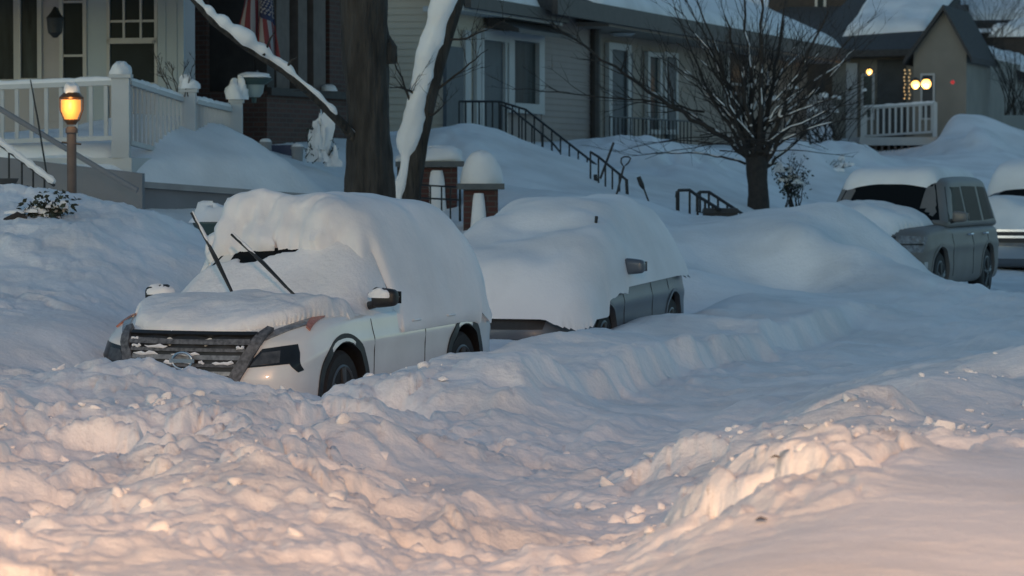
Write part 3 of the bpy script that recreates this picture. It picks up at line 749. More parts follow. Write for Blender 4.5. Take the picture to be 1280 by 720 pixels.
# main lamp in its black bezel, running-light strip, turn-signal tip, V frame, grille with bars, badge
bez = [(.52, .625), (.63, .775), (.855, .808), (.875, .74), (.905, .60), (.885, .585), (.835, .655)]
b0 = face_patch('headlight', 'gloss_black', bez, .006, .02, 3)
drl = [(.585, .845), (.64, .905), (.79, .985), (.835, .99), (.83, .945), (.77, .92), (.64, .84)]
drls = face_patch('running_light', 'lamp_glass', drl, .012, .02, 3)
for o, s in zip(drls, (1, -1)):
    y = [(.80, .988), (.855, .995), (.875, .90), (.835, .93)]
    patch('turn_signal', 'amber', o, lb1, cast_front, [(s*a, z) for a, z in (y if s > 0 else y[::-1])], .016, .02, 2)
lampg = [(.56, .64), (.635, .745), (.76, .76), (.77, .665)]
for o, s in zip(b0, (1, -1)):
    patch('lens', 'dark_lens', o, lb1, cast_front, [(s*a, z) for a, z in (lampg if s > 0 else lampg[::-1])], .010, .02, 2)
for s in (1, -1):
    v = [(.36, .45), (.45, .45), (.55, .64), (.655, .90), (.60, .915), (.56, .86), (.46, .66)]
    patch('grille_arm', 'frost_black', car1, lb1, cast_front, [(s*a, z) for a, z in (v if s > 0 else v[::-1])], .045, .05, 3)
gb = [(-.36, .45), (.36, .45), (.47, .66), (.575, .88), (.3, .885), (0, .885), (-.3, .885), (-.575, .88), (-.47, .66)]
gr1 = patch('grille', 'black_plastic', car1, lb1, cast_front, gb, .022, .03, 4)
def bar(name, m, y0, y1, z, h, off, par):
    n = 14; pts = [(y0+(y1-y0)*i/n, z-h/2+.01*math.cos(i)*0) for i in range(n+1)]+[(y1-(y1-y0)*i/n, z+h/2) for i in range(n+1)]
    return patch(name, m, par, lb1, cast_front, pts, off, .02, 1)
for z, m, h in ((.87, 'black_plastic', .02), (.815, 'frost_black', .03), (.755, 'frost_black', .028), (.695, 'lamp_glass', .035), (.635, 'frost_black', .025), (.575, 'lamp_glass', .03), (.51, 'frost_black', .025)):
    hw = np.interp(z, [.45, .66, .88], [.36, .46, .56])
    bar('grille_bar', m, -hw, hw, z, h, .036, gr1)
fx = lb1.ray_cast(Vector((5, 0, .68)), Vector((-1, 0, 0)))[0]
emb = MB().tube([(fx.x+.055, .088*math.cos(w), .68+.066*math.sin(w)) for w in np.linspace(0, 2*math.pi, 33)], .010, 8)
emb.box(fx.x+.04, fx.x+.065, -.112, .112, .664, .696)
emb.build('emblem', 'chrome', car1, True, local=True)
rr = random.Random(12)
for z in (.895, .845, .79, .73, .665, .60, .54, .48):
    hw = float(np.interp(z, [.45, .66, .88], [.34, .44, .55])); y = -hw
    while y < hw:
        L = rr.uniform(.05, .26)*(1.3 if z > .7 else .8)
        if rr.random() < (.62 if z > .8 or y < 0 else .42):
            pts = []
            for k in range(7):
                yy = min(hw, y+L*k/6); h_ = lb1.ray_cast(Vector((5, yy, z)), Vector((-1, 0, 0)))[0]
                pts.append(h_+Vector((.040, 0, rr.uniform(-.006, .010))))
            if pts[-1].y-pts[0].y > .02: MB().tube(pts, [.002]+[rr.uniform(.006, .019) for _ in range(5)]+[.002], 6).build('snow', 'snow', gr1, True, local=True)
        y += L+rr.uniform(.02, .16)
patch('lower_intake', 'black_plastic', car1, lb1, cast_front, [(-.6, .28), (.6, .28), (.5, .40), (-.5, .40)], .008, .02, 3)
mirror_unit(car1, .72, .94, 1.12, 1); mirror_unit(car1, .72, -.94, 1.12, -1)
for s in (-1, 1): MB().dome(Vector((.72, s*1.04, 1.12)),   .09, .13, .08, seed=s+3, rough=.1, n=24, m=10).build('snow', 'soft_snow', car1, True, local=True)
# wipers lifted off the glass
MX1 = Matrix.LocRotScale(car1.location, car1.rotation_euler, None); MI1 = MX1.inverted()
def on_plane(px, py, xl):
    o = MI1@cam.location; d = (MI1@P(px, py, 30))-o; return o+d*((xl-o.x)/d.x)
for a, b in (((299, 384), (239, 266)), ((367, 368), (289, 293))):
    p0, p1_ = on_plane(*a, 1.22), on_plane(*b, 1.02); p00 = Vector((1.1, p0.y+.10, 1.07))
    w = MB().tube([p00, p0, p0.lerp(p1_, .5)+Vector((.02, 0, .015)), p0.lerp(p1_, .62)], [.012, .012, .010, .008], 6).build('wiper', 'black_plastic', car1, True, local=True)
    q = p0.lerp(p1_, .12)
    MB().tube([q, p0.lerp(p1_, .5)+Vector((0, .012, .01)), p1_], [.013, .015, .010], 6).build('blade', 'black_plastic', w, True, local=True)
    sn = MB(); rr = random.Random(4)
    pts = [p0.lerp(p1_, .45+.55*k/12)+Vector((0, .014, .012)) for k in range(13)]
    sn.tube(pts, [.004+.013*rr.random()*(1 if k > 3 else .4) for k in range(13)], 6); sn.build('frost', 'snow', w, True, local=True)
objs1 = [body1, cab1]
snow_cover('snow_blanket', 'lumpy thin snow over the bonnet and windscreen of the white crossover', car1, objs1, .12, 2.40, -.97, .97, .022,
           lambda X, Y: (lambda e: e*(np.where(X > 1.0, .075+.05*np.exp(-((X-1.35)/.35)**2), .035))*np.where((X < .55) & (fbm(X*3+4, Y*2.2, 31, 3)+.5*(.45-X) > .12), 0, 1)*np.where(X > 2.0, 1-.5*(X-2.0)/.36, 1))(edge_fade(X, Y, .12, 2.38, -.93, .95, .16)),
           4, lambda X: np.full_like(X, .9), m='snow', cut=True, zmin=lambda X, Y: np.where(X > 1.2, .865+.12*np.clip(np.abs(Y)/.82, 0, 1)**2.2+.02*fbm(Y*4, Y*0, 3, 2), .8), melt=4, crumb=lambda x, y: .08+.25*sstep(.2, .7, y)*sstep(.8, 1.2, x)*sstep(2.1, 1.7, x), lump=.08, lumpmask=lambda X, Y: np.where(X > .95, .75*sstep(-.5, .3, Y)+.25, .18)*np.where(X > 1.75, .45, 1), seed=3)
def th1(X, Y):
    e = edge_fade(X, Y, -2.33, .46-.10*np.abs(Y)+.05*fbm(Y*2.2, Y*0, 6, 3), -1.0, 1.02, .3)
    front = np.exp(-((X-.22)/.2)**2)
    return e*(.225+.08*front*sstep(.6, .1, Y)+.04*np.cos(Y*1.2)+.05*fbm(X*1.1, Y*1.1, 44, 2))*np.where((X > .22) & (np.abs(Y) > .74), 0, 1)
snow_cover('snow_blanket', 'deep snow blanket on the roof and side windows of the white crossover', car1, objs1, -2.36, .54, -1.03, 1.045, .025, th1, 12,
           lambda X: .93+.11*fbm(X*1.6, X*0, 12, 3)+.07*fbm(X*6, X*0, 14, 2)+.05*(X < -1.6), m='soft_snow', rear=-1.9, soft=6, melt=8, crumb=lambda x, y: sstep(.0, .2, x)*sstep(.8, .3, y)*.9+.04, lump=.3, lumpmask=lambda X, Y: np.exp(-((X-.28)/.22)**2)*sstep(.7, .1, Y)+.02, seed=5)

# --- the silver car behind it
p2 = dict(L=4.75, W=1.86, zb=.2, tx=[-2.38, -2.2, -1.9, .9, 1.15, 1.7, 2.1, 2.38], tz=[.95, 1.0, 1.05, 1.0, 1.0, .95, .88, .78], wr=.345, arch=.40,
          axles=(1.42, -1.38), paint='silver_car', t=33.3, d=8.66, yaw=R(-.8), dz=-.03, pitch=R(.5), nose=.42, rake=.1,
          cab=dict(fb=1.05, ft=.1, rt=-1.6, rb=-2.15, zr=1.5, wb=.88, wt=.6))
car2, body2, cab2 = build_car(p2, 'silver_car', 'silver car buried in smooth snow just behind the white crossover', 'car')
lb2 = local_bvh([body2])
side_windows(p2, car2, cab2, [[(.6, 1.05), (-.35, 1.06), (-.35, 1.36), (.08, 1.36)], [(-.45, 1.06), (-1.3, 1.08), (-1.25, 1.34), (-.45, 1.37)]])
screen(p2, car2, cab2); screen(p2, car2, cab2, False, 'rear_window')
for s in (-1, 1):
    for x, top in ((.78, .97), (-.38, .97), (-1.1, .95)):
        strip(car2, lb2, 'door_gap', [(x-.03*math.sin(k/3), .28+(top-.28)*k/9) for k in range(10)], s, 'black_plastic', .005)
    q = [(.55, .70), (.80, .76), (.90, .70), (.86, .66), (.6, .63)]
    patch('headlight', 'lamp_glass', car2, lb2, cast_front, [(s*a, z) for a, z in (q if s > 0 else q[::-1])], .006, .015, 2)
    for ax in p2['axles']: arch_trim(car2, lb2, ax, s, .385, .42, p2['wr']+.02, .92, 'silver_car')
g2 = patch('grille', 'black_plastic', car2, lb2, cast_front, [(-.5, .52), (.5, .52), (.55, .69), (-.55, .69)], .006, .015, 3)
patch('lower_intake', 'black_plastic', car2, lb2, cast_front, [(-.72, .3), (.72, .3), (.62, .42), (-.62, .42)], .006, .015, 3)
for s in (-1, 1):
    h = lb2.ray_cast(Vector((5, s*.68, .36)), Vector((-1, 0, 0)))[0]
    MB().lathe(h, [(.05, -.02), (.045, .02)], 14, 'y').build('fog_lamp', 'chrome', car2, True, local=True)
mirror_unit(car2, .66, .90, 1.10, 1, 'black_plastic', 'silver_car'); mirror_unit(car2, .66, -.90, 1.10, -1, 'black_plastic', 'silver_car')
MB().tube([(1.0, .55, 1.05), (.78, .62, 1.40), (.70, .62, 1.62)], [.012, .012, .02], 6).build('wiper', 'black_plastic', car2, True, local=True)
def th2(X, Y):
    e = edge_fade(X, Y, -2.42, 2.40, -.98, .99, .34)
    return e*(.29+.05*fbm(X*.7, Y*.7, 4, 2)+.20*np.exp(-((X-.85)/.55)**2)+.08*np.exp(-((X-1.7)/.5)**2))
snow_cover('snow_blanket', 'thick smooth snow burying the bonnet, windscreen and roof of the silver car', car2, [body2, cab2], -2.45, 2.45, -1.0, 1.01, .03, th2, 18,
           lambda X: np.where(X > 1.5, .66, np.where(X > .75, .80, .95))+.10*fbm(X*1.7, X*0, 5, 3)+.02*fbm(X*4, X*0, 9, 2), m='soft_snow', rear=-1.95, soft=6, melt=10, zmin=lambda X, Y: .72+.2*(X < 1.6), lump=.02, seed=15)

# --- the big grey utility vehicle further up
p3_ = dict(L=5.25, W=2.1, zb=.28, tx=[-2.62, -2.5, -2.2, .9, 1.2, 1.9, 2.4, 2.62], tz=[1.1, 1.14, 1.16, 1.16, 1.2, 1.18, 1.14, 1.08], wr=.40, arch=.46,
           axles=(1.62, -1.36), paint='grey_suv', t=49.3, d=7.72, yaw=R(-5), dz=.06, nose=.22, rake=.06, crown=.02,
           cab=dict(fb=1.2, ft=.5, rt=-2.15, rb=-2.6, zr=1.9, wb=.98, wt=.80))
def suv(p, name, label, paint=None):
    car, body, cab = build_car(p, name, label, 'utility vehicle')
    lb = local_bvh([body])
    side_windows(p, car, cab, [[(.78, 1.22), (-.28, 1.22), (-.28, 1.74), (.44, 1.74)], [(-.40, 1.22), (-1.30, 1.22), (-1.28, 1.74), (-.40, 1.75)], [(-1.45, 1.22), (-2.35, 1.24), (-2.22, 1.72), (-1.42, 1.74)]])
    screen(p, car, cab); screen(p, car, cab, False, 'rear_window')
    for s in (-1, 1):
        for x in (.92, -.34, -1.36):
            strip(car, lb, 'door_gap', [(x, .42+.70*k/9) for k in range(10)], s, 'black_plastic', .006)
        for x in (-.16, -1.15):
            h = lb.ray_cast(Vector((x, s*3, 1.02)), Vector((0, -s, 0)))[0]
            MB().tube([h+Vector((.1, 0, 0)), h+Vector((.08, s*.04, .005)), h+Vector((-.08, s*.04, .005)), h+Vector((-.1, 0, 0))], .014, 6).build('door_handle', 'chrome', car, True, local=True)
        q = [(.62, .80), (.95, .80), (.97, 1.02), (.62, 1.04)]
        hl = patch('headlight', 'lamp_glass', car, lb, cast_front, [(s*a, z) for a, z in (q if s > 0 else q[::-1])], .012, .02, 2)
        q = [(.64, .905), (.94, .905), (.94, .925), (.64, .925)]
        patch('divider', 'black_plastic', hl, lb, cast_front, [(s*a, z) for a, z in (q if s > 0 else q[::-1])], .018, .02, 2)
        for ax in p['axles']: arch_trim(car, lb, ax, s, .45, .49, p['wr']+.02, 1.02, p['paint'])
        m = mirror_unit(car, .80, s*1.0, 1.30, s, 'black_plastic', p['paint'])
    g = patch('grille', 'black_plastic', car, lb, cast_front, [(-.58, .72), (.58, .72), (.58, 1.03), (-.58, 1.03)], .008, .02, 3)
    for z in (.82, .93): patch('grille_bar', 'chrome', g, lb, cast_front, [(-.57, z-.02), (.57, z-.02), (.57, z+.02), (-.57, z+.02)], .018, .02, 2)
    patch('bumper', 'chrome', car, lb, cast_front, [(-.98, .45), (.98, .45), (.98, .66), (-.98, .66)], .03, .03, 3)
    return car, body, cab
car3, body3, cab3 = suv(p3_, 'grey_suv', 'tall grey utility vehicle with clear side windows behind the snow berm at right')
def th3(X, Y): return edge_fade(X, Y, -2.2, .66, -.86, .72, .26)*(.13+.05*fbm(X, Y, 2, 2))
snow_cover('snow_blanket', 'snow slab on the roof of the tall grey utility vehicle', car3, [body3, cab3], -2.62, .75, -.95, .95, .04, th3, 5, lambda X: np.full_like(X, 1.9), seed=25, melt=8, soft=3)
def th4(X, Y): return edge_fade(X, Y, 1.0, 2.62, -1.0, .82-.25*sstep(1.6, 2.6, X), .2)*(.32+.06*fbm(X*1.5, Y*1.5, 2, 2))*sstep(.95, -.1, Y*.8+.0*X)
snow_cover('snow_blanket', 'heaped snow on the bonnet of the tall grey utility vehicle', car3, [body3, cab3], .98, 2.64, -1.02, .9, .035, th4, 6, lambda X: np.full_like(X, 1.1), m='snow', lump=.2, lumpmask=lambda X, Y: X*0+.5, seed=29, melt=4)
p4_ = dict(p3_); p4_.update(t=59.7, d=6.9, yaw=R(-4), paint='silver_car', zr=1.9)
car4, body4, cab4 = suv(p4_, 'silver_suv', 'snowed-in silver vehicle at the right edge behind the grey utility vehicle')
snow_cover('snow_blanket', 'snow over the roof of the vehicle at the right edge', car4, [body4, cab4], -2.62, .75, -.95, .95, .05, lambda X, Y: edge_fade(X, Y, -2.6, .74, -.95, .95, .2)*.25, 5, lambda X: np.full_like(X, 1.9), seed=35, melt=8, soft=3)
snow_cover('snow_blanket', 'snow over the bonnet of the vehicle at the right edge', car4, [body4, cab4], .95, 2.64, -1.02, 1.02, .04, lambda X, Y: edge_fade(X, Y, .97, 2.62, -1.0, 1.0, .2)*(.22+.14*np.exp(-((Y+.3)/.35)**2)), 5, lambda X: np.full_like(X, 1.1), seed=39, melt=6)

# ---------------------------------------------------------------- houses
def rtag(name, label, cat, p, group=None): return thing(name, label, cat, p, group)
def siding_t(T, d0, d1, z0, z1, lap=.13):                 # clapboards on a wall facing down the street
    mb = MB(); z = z0
    while z < z1-.01:
        zt = min(z+lap, z1)
        mb.hexa([dt(d0, T-.022, z), dt(d1, T-.022, z), dt(d1, T, z), dt(d0, T, z), dt(d0, T-.004, zt), dt(d1, T-.004, zt), dt(d1, T, zt), dt(d0, T, zt)]); z = zt
    return mb
def siding_d(d, t0, t1, z0, z1, lap=.13):                 # clapboards on a wall facing the street
    mb = MB(); z = z0
    while z < z1-.01:
        zt = min(z+lap, z1)
        mb.hexa([dt(d-.022, t0, z), dt(d, t0, z), dt(d, t1, z), dt(d-.022, t1, z), dt(d-.004, t0, zt), dt(d, t0, zt), dt(d, t1, zt), dt(d-.004, t1, zt)]); z = zt
    return mb
def win_t(par, T, px0, px1, py0, py1, cols=1, bars=(), fw=.06, fm='trim', pm='pane', name='window', mull=.035, proud=.06):
    """window or door on an end wall at T, its outer frame read at px0..px1, py0..py1"""
    d1, d0 = dpx(px0, T), dpx(px1, T); dm = (d0+d1)/2
    z1, z0 = zat(py0, dm, T), zat(py1, dm, T); f = MB()
    f.dbox(d0, d0+fw, T-proud, T, z0, z1); f.dbox(d1-fw, d1, T-proud, T, z0, z1)
    f.dbox(d0+fw, d1-fw, T-proud, T, z1-fw, z1); f.dbox(d0+fw, d1-fw, T-proud-.02, T, z0, z0+fw)
    for k in range(1, cols):
        d = d0+(d1-d0)*k/cols; f.dbox(d-mull/2, d+mull/2, T-proud*.8, T, z0+fw, z1-fw)
    for py in bars: 
        z = zat(py, dm, T); f.dbox(d0+fw, d1-fw, T-proud*.78, T, z-mull/2, z+mull/2)
    o = f.build(name, fm, par)
    MB().dbox(d0+fw*.5, d1-fw*.5, T-.025, T-.003, z0+.02, z1-.02).build('pane', pm, o)
    return o
def win_d(par, d, px0, px1, py0, py1, cols=1, nb=0, fw=.09, fm='trim', pm='pane', name='window', proud=.07):
    t0, t1 = tpx(px0, d), tpx(px1, d); tm = (t0+t1)/2
    z1, z0 = zat(py0, d, tm), zat(py1, d, tm); f = MB()
    f.dbox(d-proud, d, t0, t0+fw*2, z0, z1); f.dbox(d-proud, d, t1-fw*2, t1, z0, z1)
    f.dbox(d-proud, d, t0+fw*2, t1-fw*2, z1-fw, z1); f.dbox(d-proud-.02, d, t0+fw*2, t1-fw*2, z0, z0+fw)
    for k in range(1, cols):
        t = t0+(t1-t0)*k/cols; f.dbox(d-proud*.8, d, t-.05, t+.05, z0+fw, z1-fw)
    for k in range(1, nb+1):
        z = z0+(z1-z0)*k/(nb+1); f.dbox(d-proud*.78, d, t0+fw*2, t1-fw*2, z-.03, z+.03)
    o = f.build(name, fm, par)
    MB().dbox(d-.03, d-.003, t0+fw, t1-fw, z0+.02, z1-.02).build('pane', pm, o)
    return o
def roof_street(par, d0, d1, t0, t1, z0, rise, m='shingle', th=.16, snow=None, over=.35, ts=None):
    """one slope rising away from the street, with its gutter board, and snow lying on it"""
    mb = MB(); z1 = z0+(d1-d0)*rise
    mb.hexa([dt(d0, t0, z0), dt(d1, t0, z1), dt(d1, t1, z1), dt(d0, t1, z0), dt(d0, t0, z0+th), dt(d1, t0, z1+th), dt(d1, t1, z1+th), dt(d0, t1, z0+th)])
    o = mb.build('roof', m, par)
    MB().dbox(d0-.12, d0-.004, t0, t1, z0-.05, z0+th+.02).build('gutter', 'gutter', o)
    if snow:
        snow_slab(o, d0+.02, d1, ts[0] if ts else t0+.03, ts[1] if ts else t1-.03, lambda d: z0+th+(d-d0)*rise, snow)
    return o
def snow_slab(par, d0, d1, t0, t1, zf, th, m='soft_snow', seed=3, name='snow'):
    nd, nt = max(6, int((d1-d0)/.16)), max(6, int((t1-t0)/.2)); V = []; 
    nd, nt = min(nd, 50), min(nt, 70)
    dd = np.linspace(d0, d1, nd); tt = np.linspace(t0, t1, nt); Dg, Tg = np.meshgrid(dd, tt, indexing='ij')
    e = edge_fade(Dg, Tg, d0, d1, t0, t1, min(th*1.1, .45*min(d1-d0, t1-t0)))
    wav = .06*fbm(Tg*1.1, Dg*.3, seed, 3)
    Dw = np.where(Dg < (d0+d1)/2, Dg+wav*(1-(Dg-d0)/(d1-d0)), Dg)
    Zt = zf(Dw)+th*(e*(1+.35*fbm(Dg*1.3, Tg*.9, seed+3, 4))+.02)
    def w(Dq, Tq, Zq): return np.stack([-CA*Dq+SA*Tq, SA*Dq+CA*Tq, Zq], -1).reshape(-1, 3)
    top = w(Dw, Tg, Zt); bot = w(Dw, Tg, zf(Dw)+.002)
    V = np.concatenate([top, bot]); n = nd*nt; Fs = []
    for i in range(nd-1):
        for j in range(nt-1):
            a = i*nt+j; q = (a, a+nt, a+nt+1, a+1); Fs.append(q[::-1]); Fs.append(tuple(k+n for k in q))
    rim = [i*nt for i in range(nd)]+[(nd-1)*nt+j for j in range(1, nt)]+[i*nt+nt-1 for i in range(nd-2, -1, -1)]+[j for j in range(nt-2, 0, -1)]
    for k in range(len(rim)):
        a, b = rim[k], rim[(k+1) % len(rim)]; Fs.append((a, b, b+n, a+n))
    mb = MB(); mb.v = [tuple(v) for v in V]; mb.f = Fs; mb.mi = [0]*len(Fs)
    return mb.build(name, m, par, True, sharp=70)

# --- pale house with the railed porch, left
T1 = 46.3; dA = dpx(232, T1)
h1 = rtag('pale_house', 'pale house with tall porch windows at the left edge', 'house', dt(dA+2, T1+3, 1.9))
MB().dbox(dA, 30, T1, T1+.4, 1.0, 6.2).dbox(dA+2.3, 30, T1+.401, T1+2.6, 1.0, 6.2).build('wall', 'grey_siding', h1)
siding_t(T1-.003, dpx(77, T1), 30, 2.0, 6.2).build('siding', 'grey_siding', h1)
MB().dbox(dpx(137, T1), dpx(110, T1), T1-.03, T1-.003, 2.0, 6.2).build('panel', 'pale_panel', h1)
pn = MB().dbox(dA, dpx(199, T1), T1-.05, T1-.003, 2.0, 6.2)
for px in (208, 222): pn.dbox(dpx(px+2, T1), dpx(px, T1), T1-.065, T1-.0505, 2.0, 6.2)
pn.build('corner_pilaster', 'pale_panel', h1)
win_t(h1, T1, -80, 24, -25, 104, 3, (), .05, pm='curtain_pane'); win_t(h1, T1, 23.5, 55, -25, 104, 1, (), .07, pm='curtain_pane')
win_t(h1, T1, 77, 111, -12, 104, 1, (3, 70), .06); 
w = win_t(h1, T1, 136, 199.5, 48, 108, 1, (), .05); w = win_t(h1, T1, 136, 199.5, -12, 55, 3, (27,), .05)
roof_street(h1, dA-.4, 30, T1-.4, T1+2.6, 6.2, .25, snow=.3)
pv = MB().hexa([dt(17.0, 42.6, 4.62), dt(27, 42.6, 4.62), dt(27, T1-.41, 4.9), dt(17.0, T1-.41, 4.9), dt(17.0, 42.6, 4.74), dt(27, 42.6, 4.74), dt(27, T1-.41, 5.02), dt(17.0, T1-.41, 5.02)]).build('porch_roof', 'shingle', h1)  # unseen roof without posts, added to shade the panels and windows below
c = P(70, 30, 47.9)
wl = rtag('wall_lantern', 'unlit black wall lantern between the two left porch windows', 'lantern', c)
MB().tube([c+Vector((0, .5, .12)), c+Vector((0, .25, .22)), c+Vector((0, .02, .2))], .02, 6).build('bracket', 'iron', wl)
MB().lathe(c, [(.03, -.2), (.10, -.13), (.12, .06), (.13, .08), (.06, .16), (.015, .24)], 10).build('body', 'iron', wl, True)
MB().lathe(c, [(.085, -.1), (.105, .04)], 8).build('lantern_glass', 'pane', wl)

# --- its porch
pc = P(152, 98, 44); pr = rtag('porch', 'white railed porch with snow-capped posts at the left', 'porch', (pc.x, pc.y, 1.9))
def post(par, p, w, z0, z1, name='post', m='white_paint'):
    o = MB().box(p.x-w, p.x+w, p.y-w, p.y+w, z0, z1).build(name, m, par)
    MB().box(p.x-w*1.25, p.x+w*1.25, p.y-w*1.25, p.y+w*1.25, z1+.001, z1+.05).build('cap', m, o)
    return o
pL, pM, pE = P(-60, 109, 44.9), P(237, 108, 46.3), P(296, 120, 48.2)
FL = 2.22
dk = MB().dbox(17.0, 27, todt(pc)[1]-.1, T1-.07, 2.02, FL)
dk.dbox(17.0, 18.5, T1-.07, todt(pE)[1], 2.02, FL); dk.build('deck', 'white_paint', pr)
sk = MB().dbox(17.15, 27, todt(pc)[1]+.1, T1-.2, 1.0, 2.015); sk.build('skirt', 'grey_wall', pr)
post(pr, pc, .115, FL, pc.z); post(pr, pM, .095, FL, 3.13); post(pr, pE, .085, FL-.2, 3.02); post(pr, pL, .1, FL, 3.2)
bal = None
def rail(par, a, b, h, n, snow=True, w=.035, m='white_paint', skip=.08):
    global bal
    d = (b-a); L = Vector((d.x, d.y, 0)).length; ud = d.normalized(); sd = Vector((-ud.y, ud.x, 0))
    def beam(p, q, hw, hh, name, mm, sm=False):
        vs = [p-sd*hw, q-sd*hw, q+sd*hw, p+sd*hw]
        return MB().hexa([v-Vector((0, 0, hh)) for v in vs]+[v+Vector((0, 0, hh)) for v in vs]).build(name, mm, par)
    dn = Vector((0, 0, -h))
    beam(a, b, .045, .03, 'top_rail', m); beam(a+dn, b+dn, .035, .03, 'bottom_rail', m)
    if bal is None or bal.data.name.split('.')[0] != 'baluster':
        pass
    first = None
    for k in range(n):
        p = a.lerp(b, (k+.5)/n); 
        if first is None:
            first = MB().box(p.x-w/2*1, p.x+w/2, p.y-w/2, p.y+w/2, p.z-h+.031, p.z-.031).build('baluster', m, par); p0 = p
        else:
            o = first.copy(); C.objects.link(o); o.parent = par; o.location = p-p0
    if snow:
        pts = [a.lerp(b, k/30)+Vector((0, 0, .035)) for k in range(31)]
        MB().tube(pts, [.03+.022*float(vnoise(np.array(k*.7), np.array(a.x), 5)) for k in range(31)], 8, flat=1.3).build('snow', 'soft_snow', par, True)
rail(pr, Vector((pL.x, pL.y, 3.14)), Vector((pc.x-.1, pc.y, pc.z-.04-.02)), .72, 11, True, .05)
rail(pr, Vector((pc.x+.1, pc.y+.03, pc.z-.06)), Vector((pM.x-.08, pM.y, 3.02)), .78, 13, True, .04)
rail(pr, Vector((pM.x+.08, pM.y, 3.0)), Vector((pE.x-.08, pE.y, 2.92)), .76, 12, True, .04)
def cap(name, label, c, rx, ry, rz, seed, m='soft_snow', cat='snow', rough=.12, parent=None):
    if parent is not None: name = 'snow'
    o = MB().dome(c, rx, ry, rz, seed=seed, rough=rough).build(name, m, parent, True, sharp=80)
    if parent is None: tag(o, label, cat)
    return o
cap('snow_cap', 'rounded snow cap on the thick corner post of the white porch', Vector((pc.x, pc.y, pc.z+.05)), .15, .15, .16, 1, parent=pr)
cap('snow_cap', 'lump of snow with twigs on the middle post of the white porch rail', Vector((pM.x, pM.y, 3.18)), .16, .15, .17, 2, rough=.3, parent=pr)
cap('snow_cap', 'leaning snow lump on the last post of the white porch rail', Vector((pE.x+.02, pE.y, 3.07)), .17, .16, .24, 3, rough=.3, parent=pr)
# low snow along the porch floor
snow_slab(pr, 17.3, 20.5, todt(pc)[1]+.1, T1-.1, lambda d: FL+0*d, .22, seed=9)
# retaining wall with a pale ledge
ra, rb = P(168, 226, 43.2), P(452, 247, 46.9)
rw = rtag('retaining_wall', 'grey retaining wall with a pale ledge below the porch snow', 'wall', (ra.x, ra.y, 1.2))
ud = (rb-ra).normalized(); bk = Vector((-ud.y, ud.x, 0))*1.0
def slab(a, b, back, z0a, z1a, z0b, z1b):
    q = [a, b, b+back, a+back]
    return MB().hexa([Vector((q[0].x, q[0].y, z0a)), Vector((q[1].x, q[1].y, z0b)), Vector((q[2].x, q[2].y, z0b)), Vector((q[3].x, q[3].y, z0a)), Vector((q[0].x, q[0].y, z1a)), Vector((q[1].x, q[1].y, z1b)), Vector((q[2].x, q[2].y, z1b)), Vector((q[3].x, q[3].y, z1a))])
slab(ra+bk*.08, rb+bk*.08, bk*.5, .6, ra.z-.08, .6, rb.z-.08).build('wall', 'grey_wall', rw)
slab(ra, rb, bk*.65, ra.z-.079, ra.z, rb.z-.079, rb.z).build('ledge', 'concrete', rw)
slab(ra+bk*.04, rb+bk*.04, bk*.03, .6, 1.42, .6, 1.30).build('base_board', 'dark_wall', rw)
# porch stair side wall and its handrail, left
sa, sb = P(-60, 200, 43.4), P(178, 200, 43.1)
sw = rtag('stair_wall', 'plain grey wall of the porch stairs behind the lamp post', 'wall', (sb.x, sb.y, 1.2))
slab(sa, sb, Vector((0, .3, 0)), .6, 2.3, .6, 2.02).build('wall', 'grey_wall', sw)
slab(sa+Vector((0, -.03, 0)), sb+Vector((0, -.03, 0)), Vector((0, .028, 0)), 1.50, 1.53, 1.50, 1.53).build('groove_board', 'dark_wall', sw)
hr = MB().tube([P(-10, 130, 42.6), P(60, 172, 42.5), P(120, 208, 42.4), P(172, 238, 42.3)], .035, 8).build('handrail', 'grey_wall', None, True)
tag(hr, 'sloping grey handrail running down behind the lamp post', 'handrail')
# iron stair rail with snow on it, far left
a, b = P(-30, 158, 39.5), P(68, 232, 39)
ir = rtag('stair_railing', 'snow-topped iron stair rail at the left edge', 'railing', (b.x, b.y, 1.5))
MB().tube([a, b], .018, 8).build('top_rail', 'iron', ir, True)
MB().tube([a.lerp(b, k/20)+Vector((0, 0, .04)) for k in range(21)], [.03+.02*math.sin(k*1.9)**2 for k in range(21)], 8).build('snow', 'soft_snow', ir, True)
for px in (12, 28, 42, 56):
    q = a.lerp(b, (px+30)/98); MB().tube([q, Vector((q.x, q.y, 1.45))], .013, 6).build('post', 'iron', ir)
for (px, py, Z, w, lab) in ((8, 224, 38.5, .13, 'dark bowl-shaped bird bath at the left edge'), (27, 233, 39.2, .07, 'small dark planter bowl beside the bird bath')):
    q = P(px, py, Z); bb = rtag('bird_bath' if w > .1 else 'planter', lab, 'bird bath' if w > .1 else 'planter', (q.x, q.y, 1.5))
    MB().lathe(q, [(w*.3, -w*.9), (w*.8, -w*.55), (w*1.1, 0), (w*1.15, .01)], 18).build('bowl', 'dark_wall', bb, True)
    MB().tube([q-Vector((0, 0, w*.8)), Vector((q.x, q.y, 1.4))], .018, 8).build('stem', 'iron', bb, True)
st = MB().tube([P(39, 100, 41), P(48, 150, 41), P(60, 226, 41)], [.008, .012, .012], 6).build('stake', 'iron', None, True); tag(st, 'thin dark stake leaning left of the lamp post', 'stake')
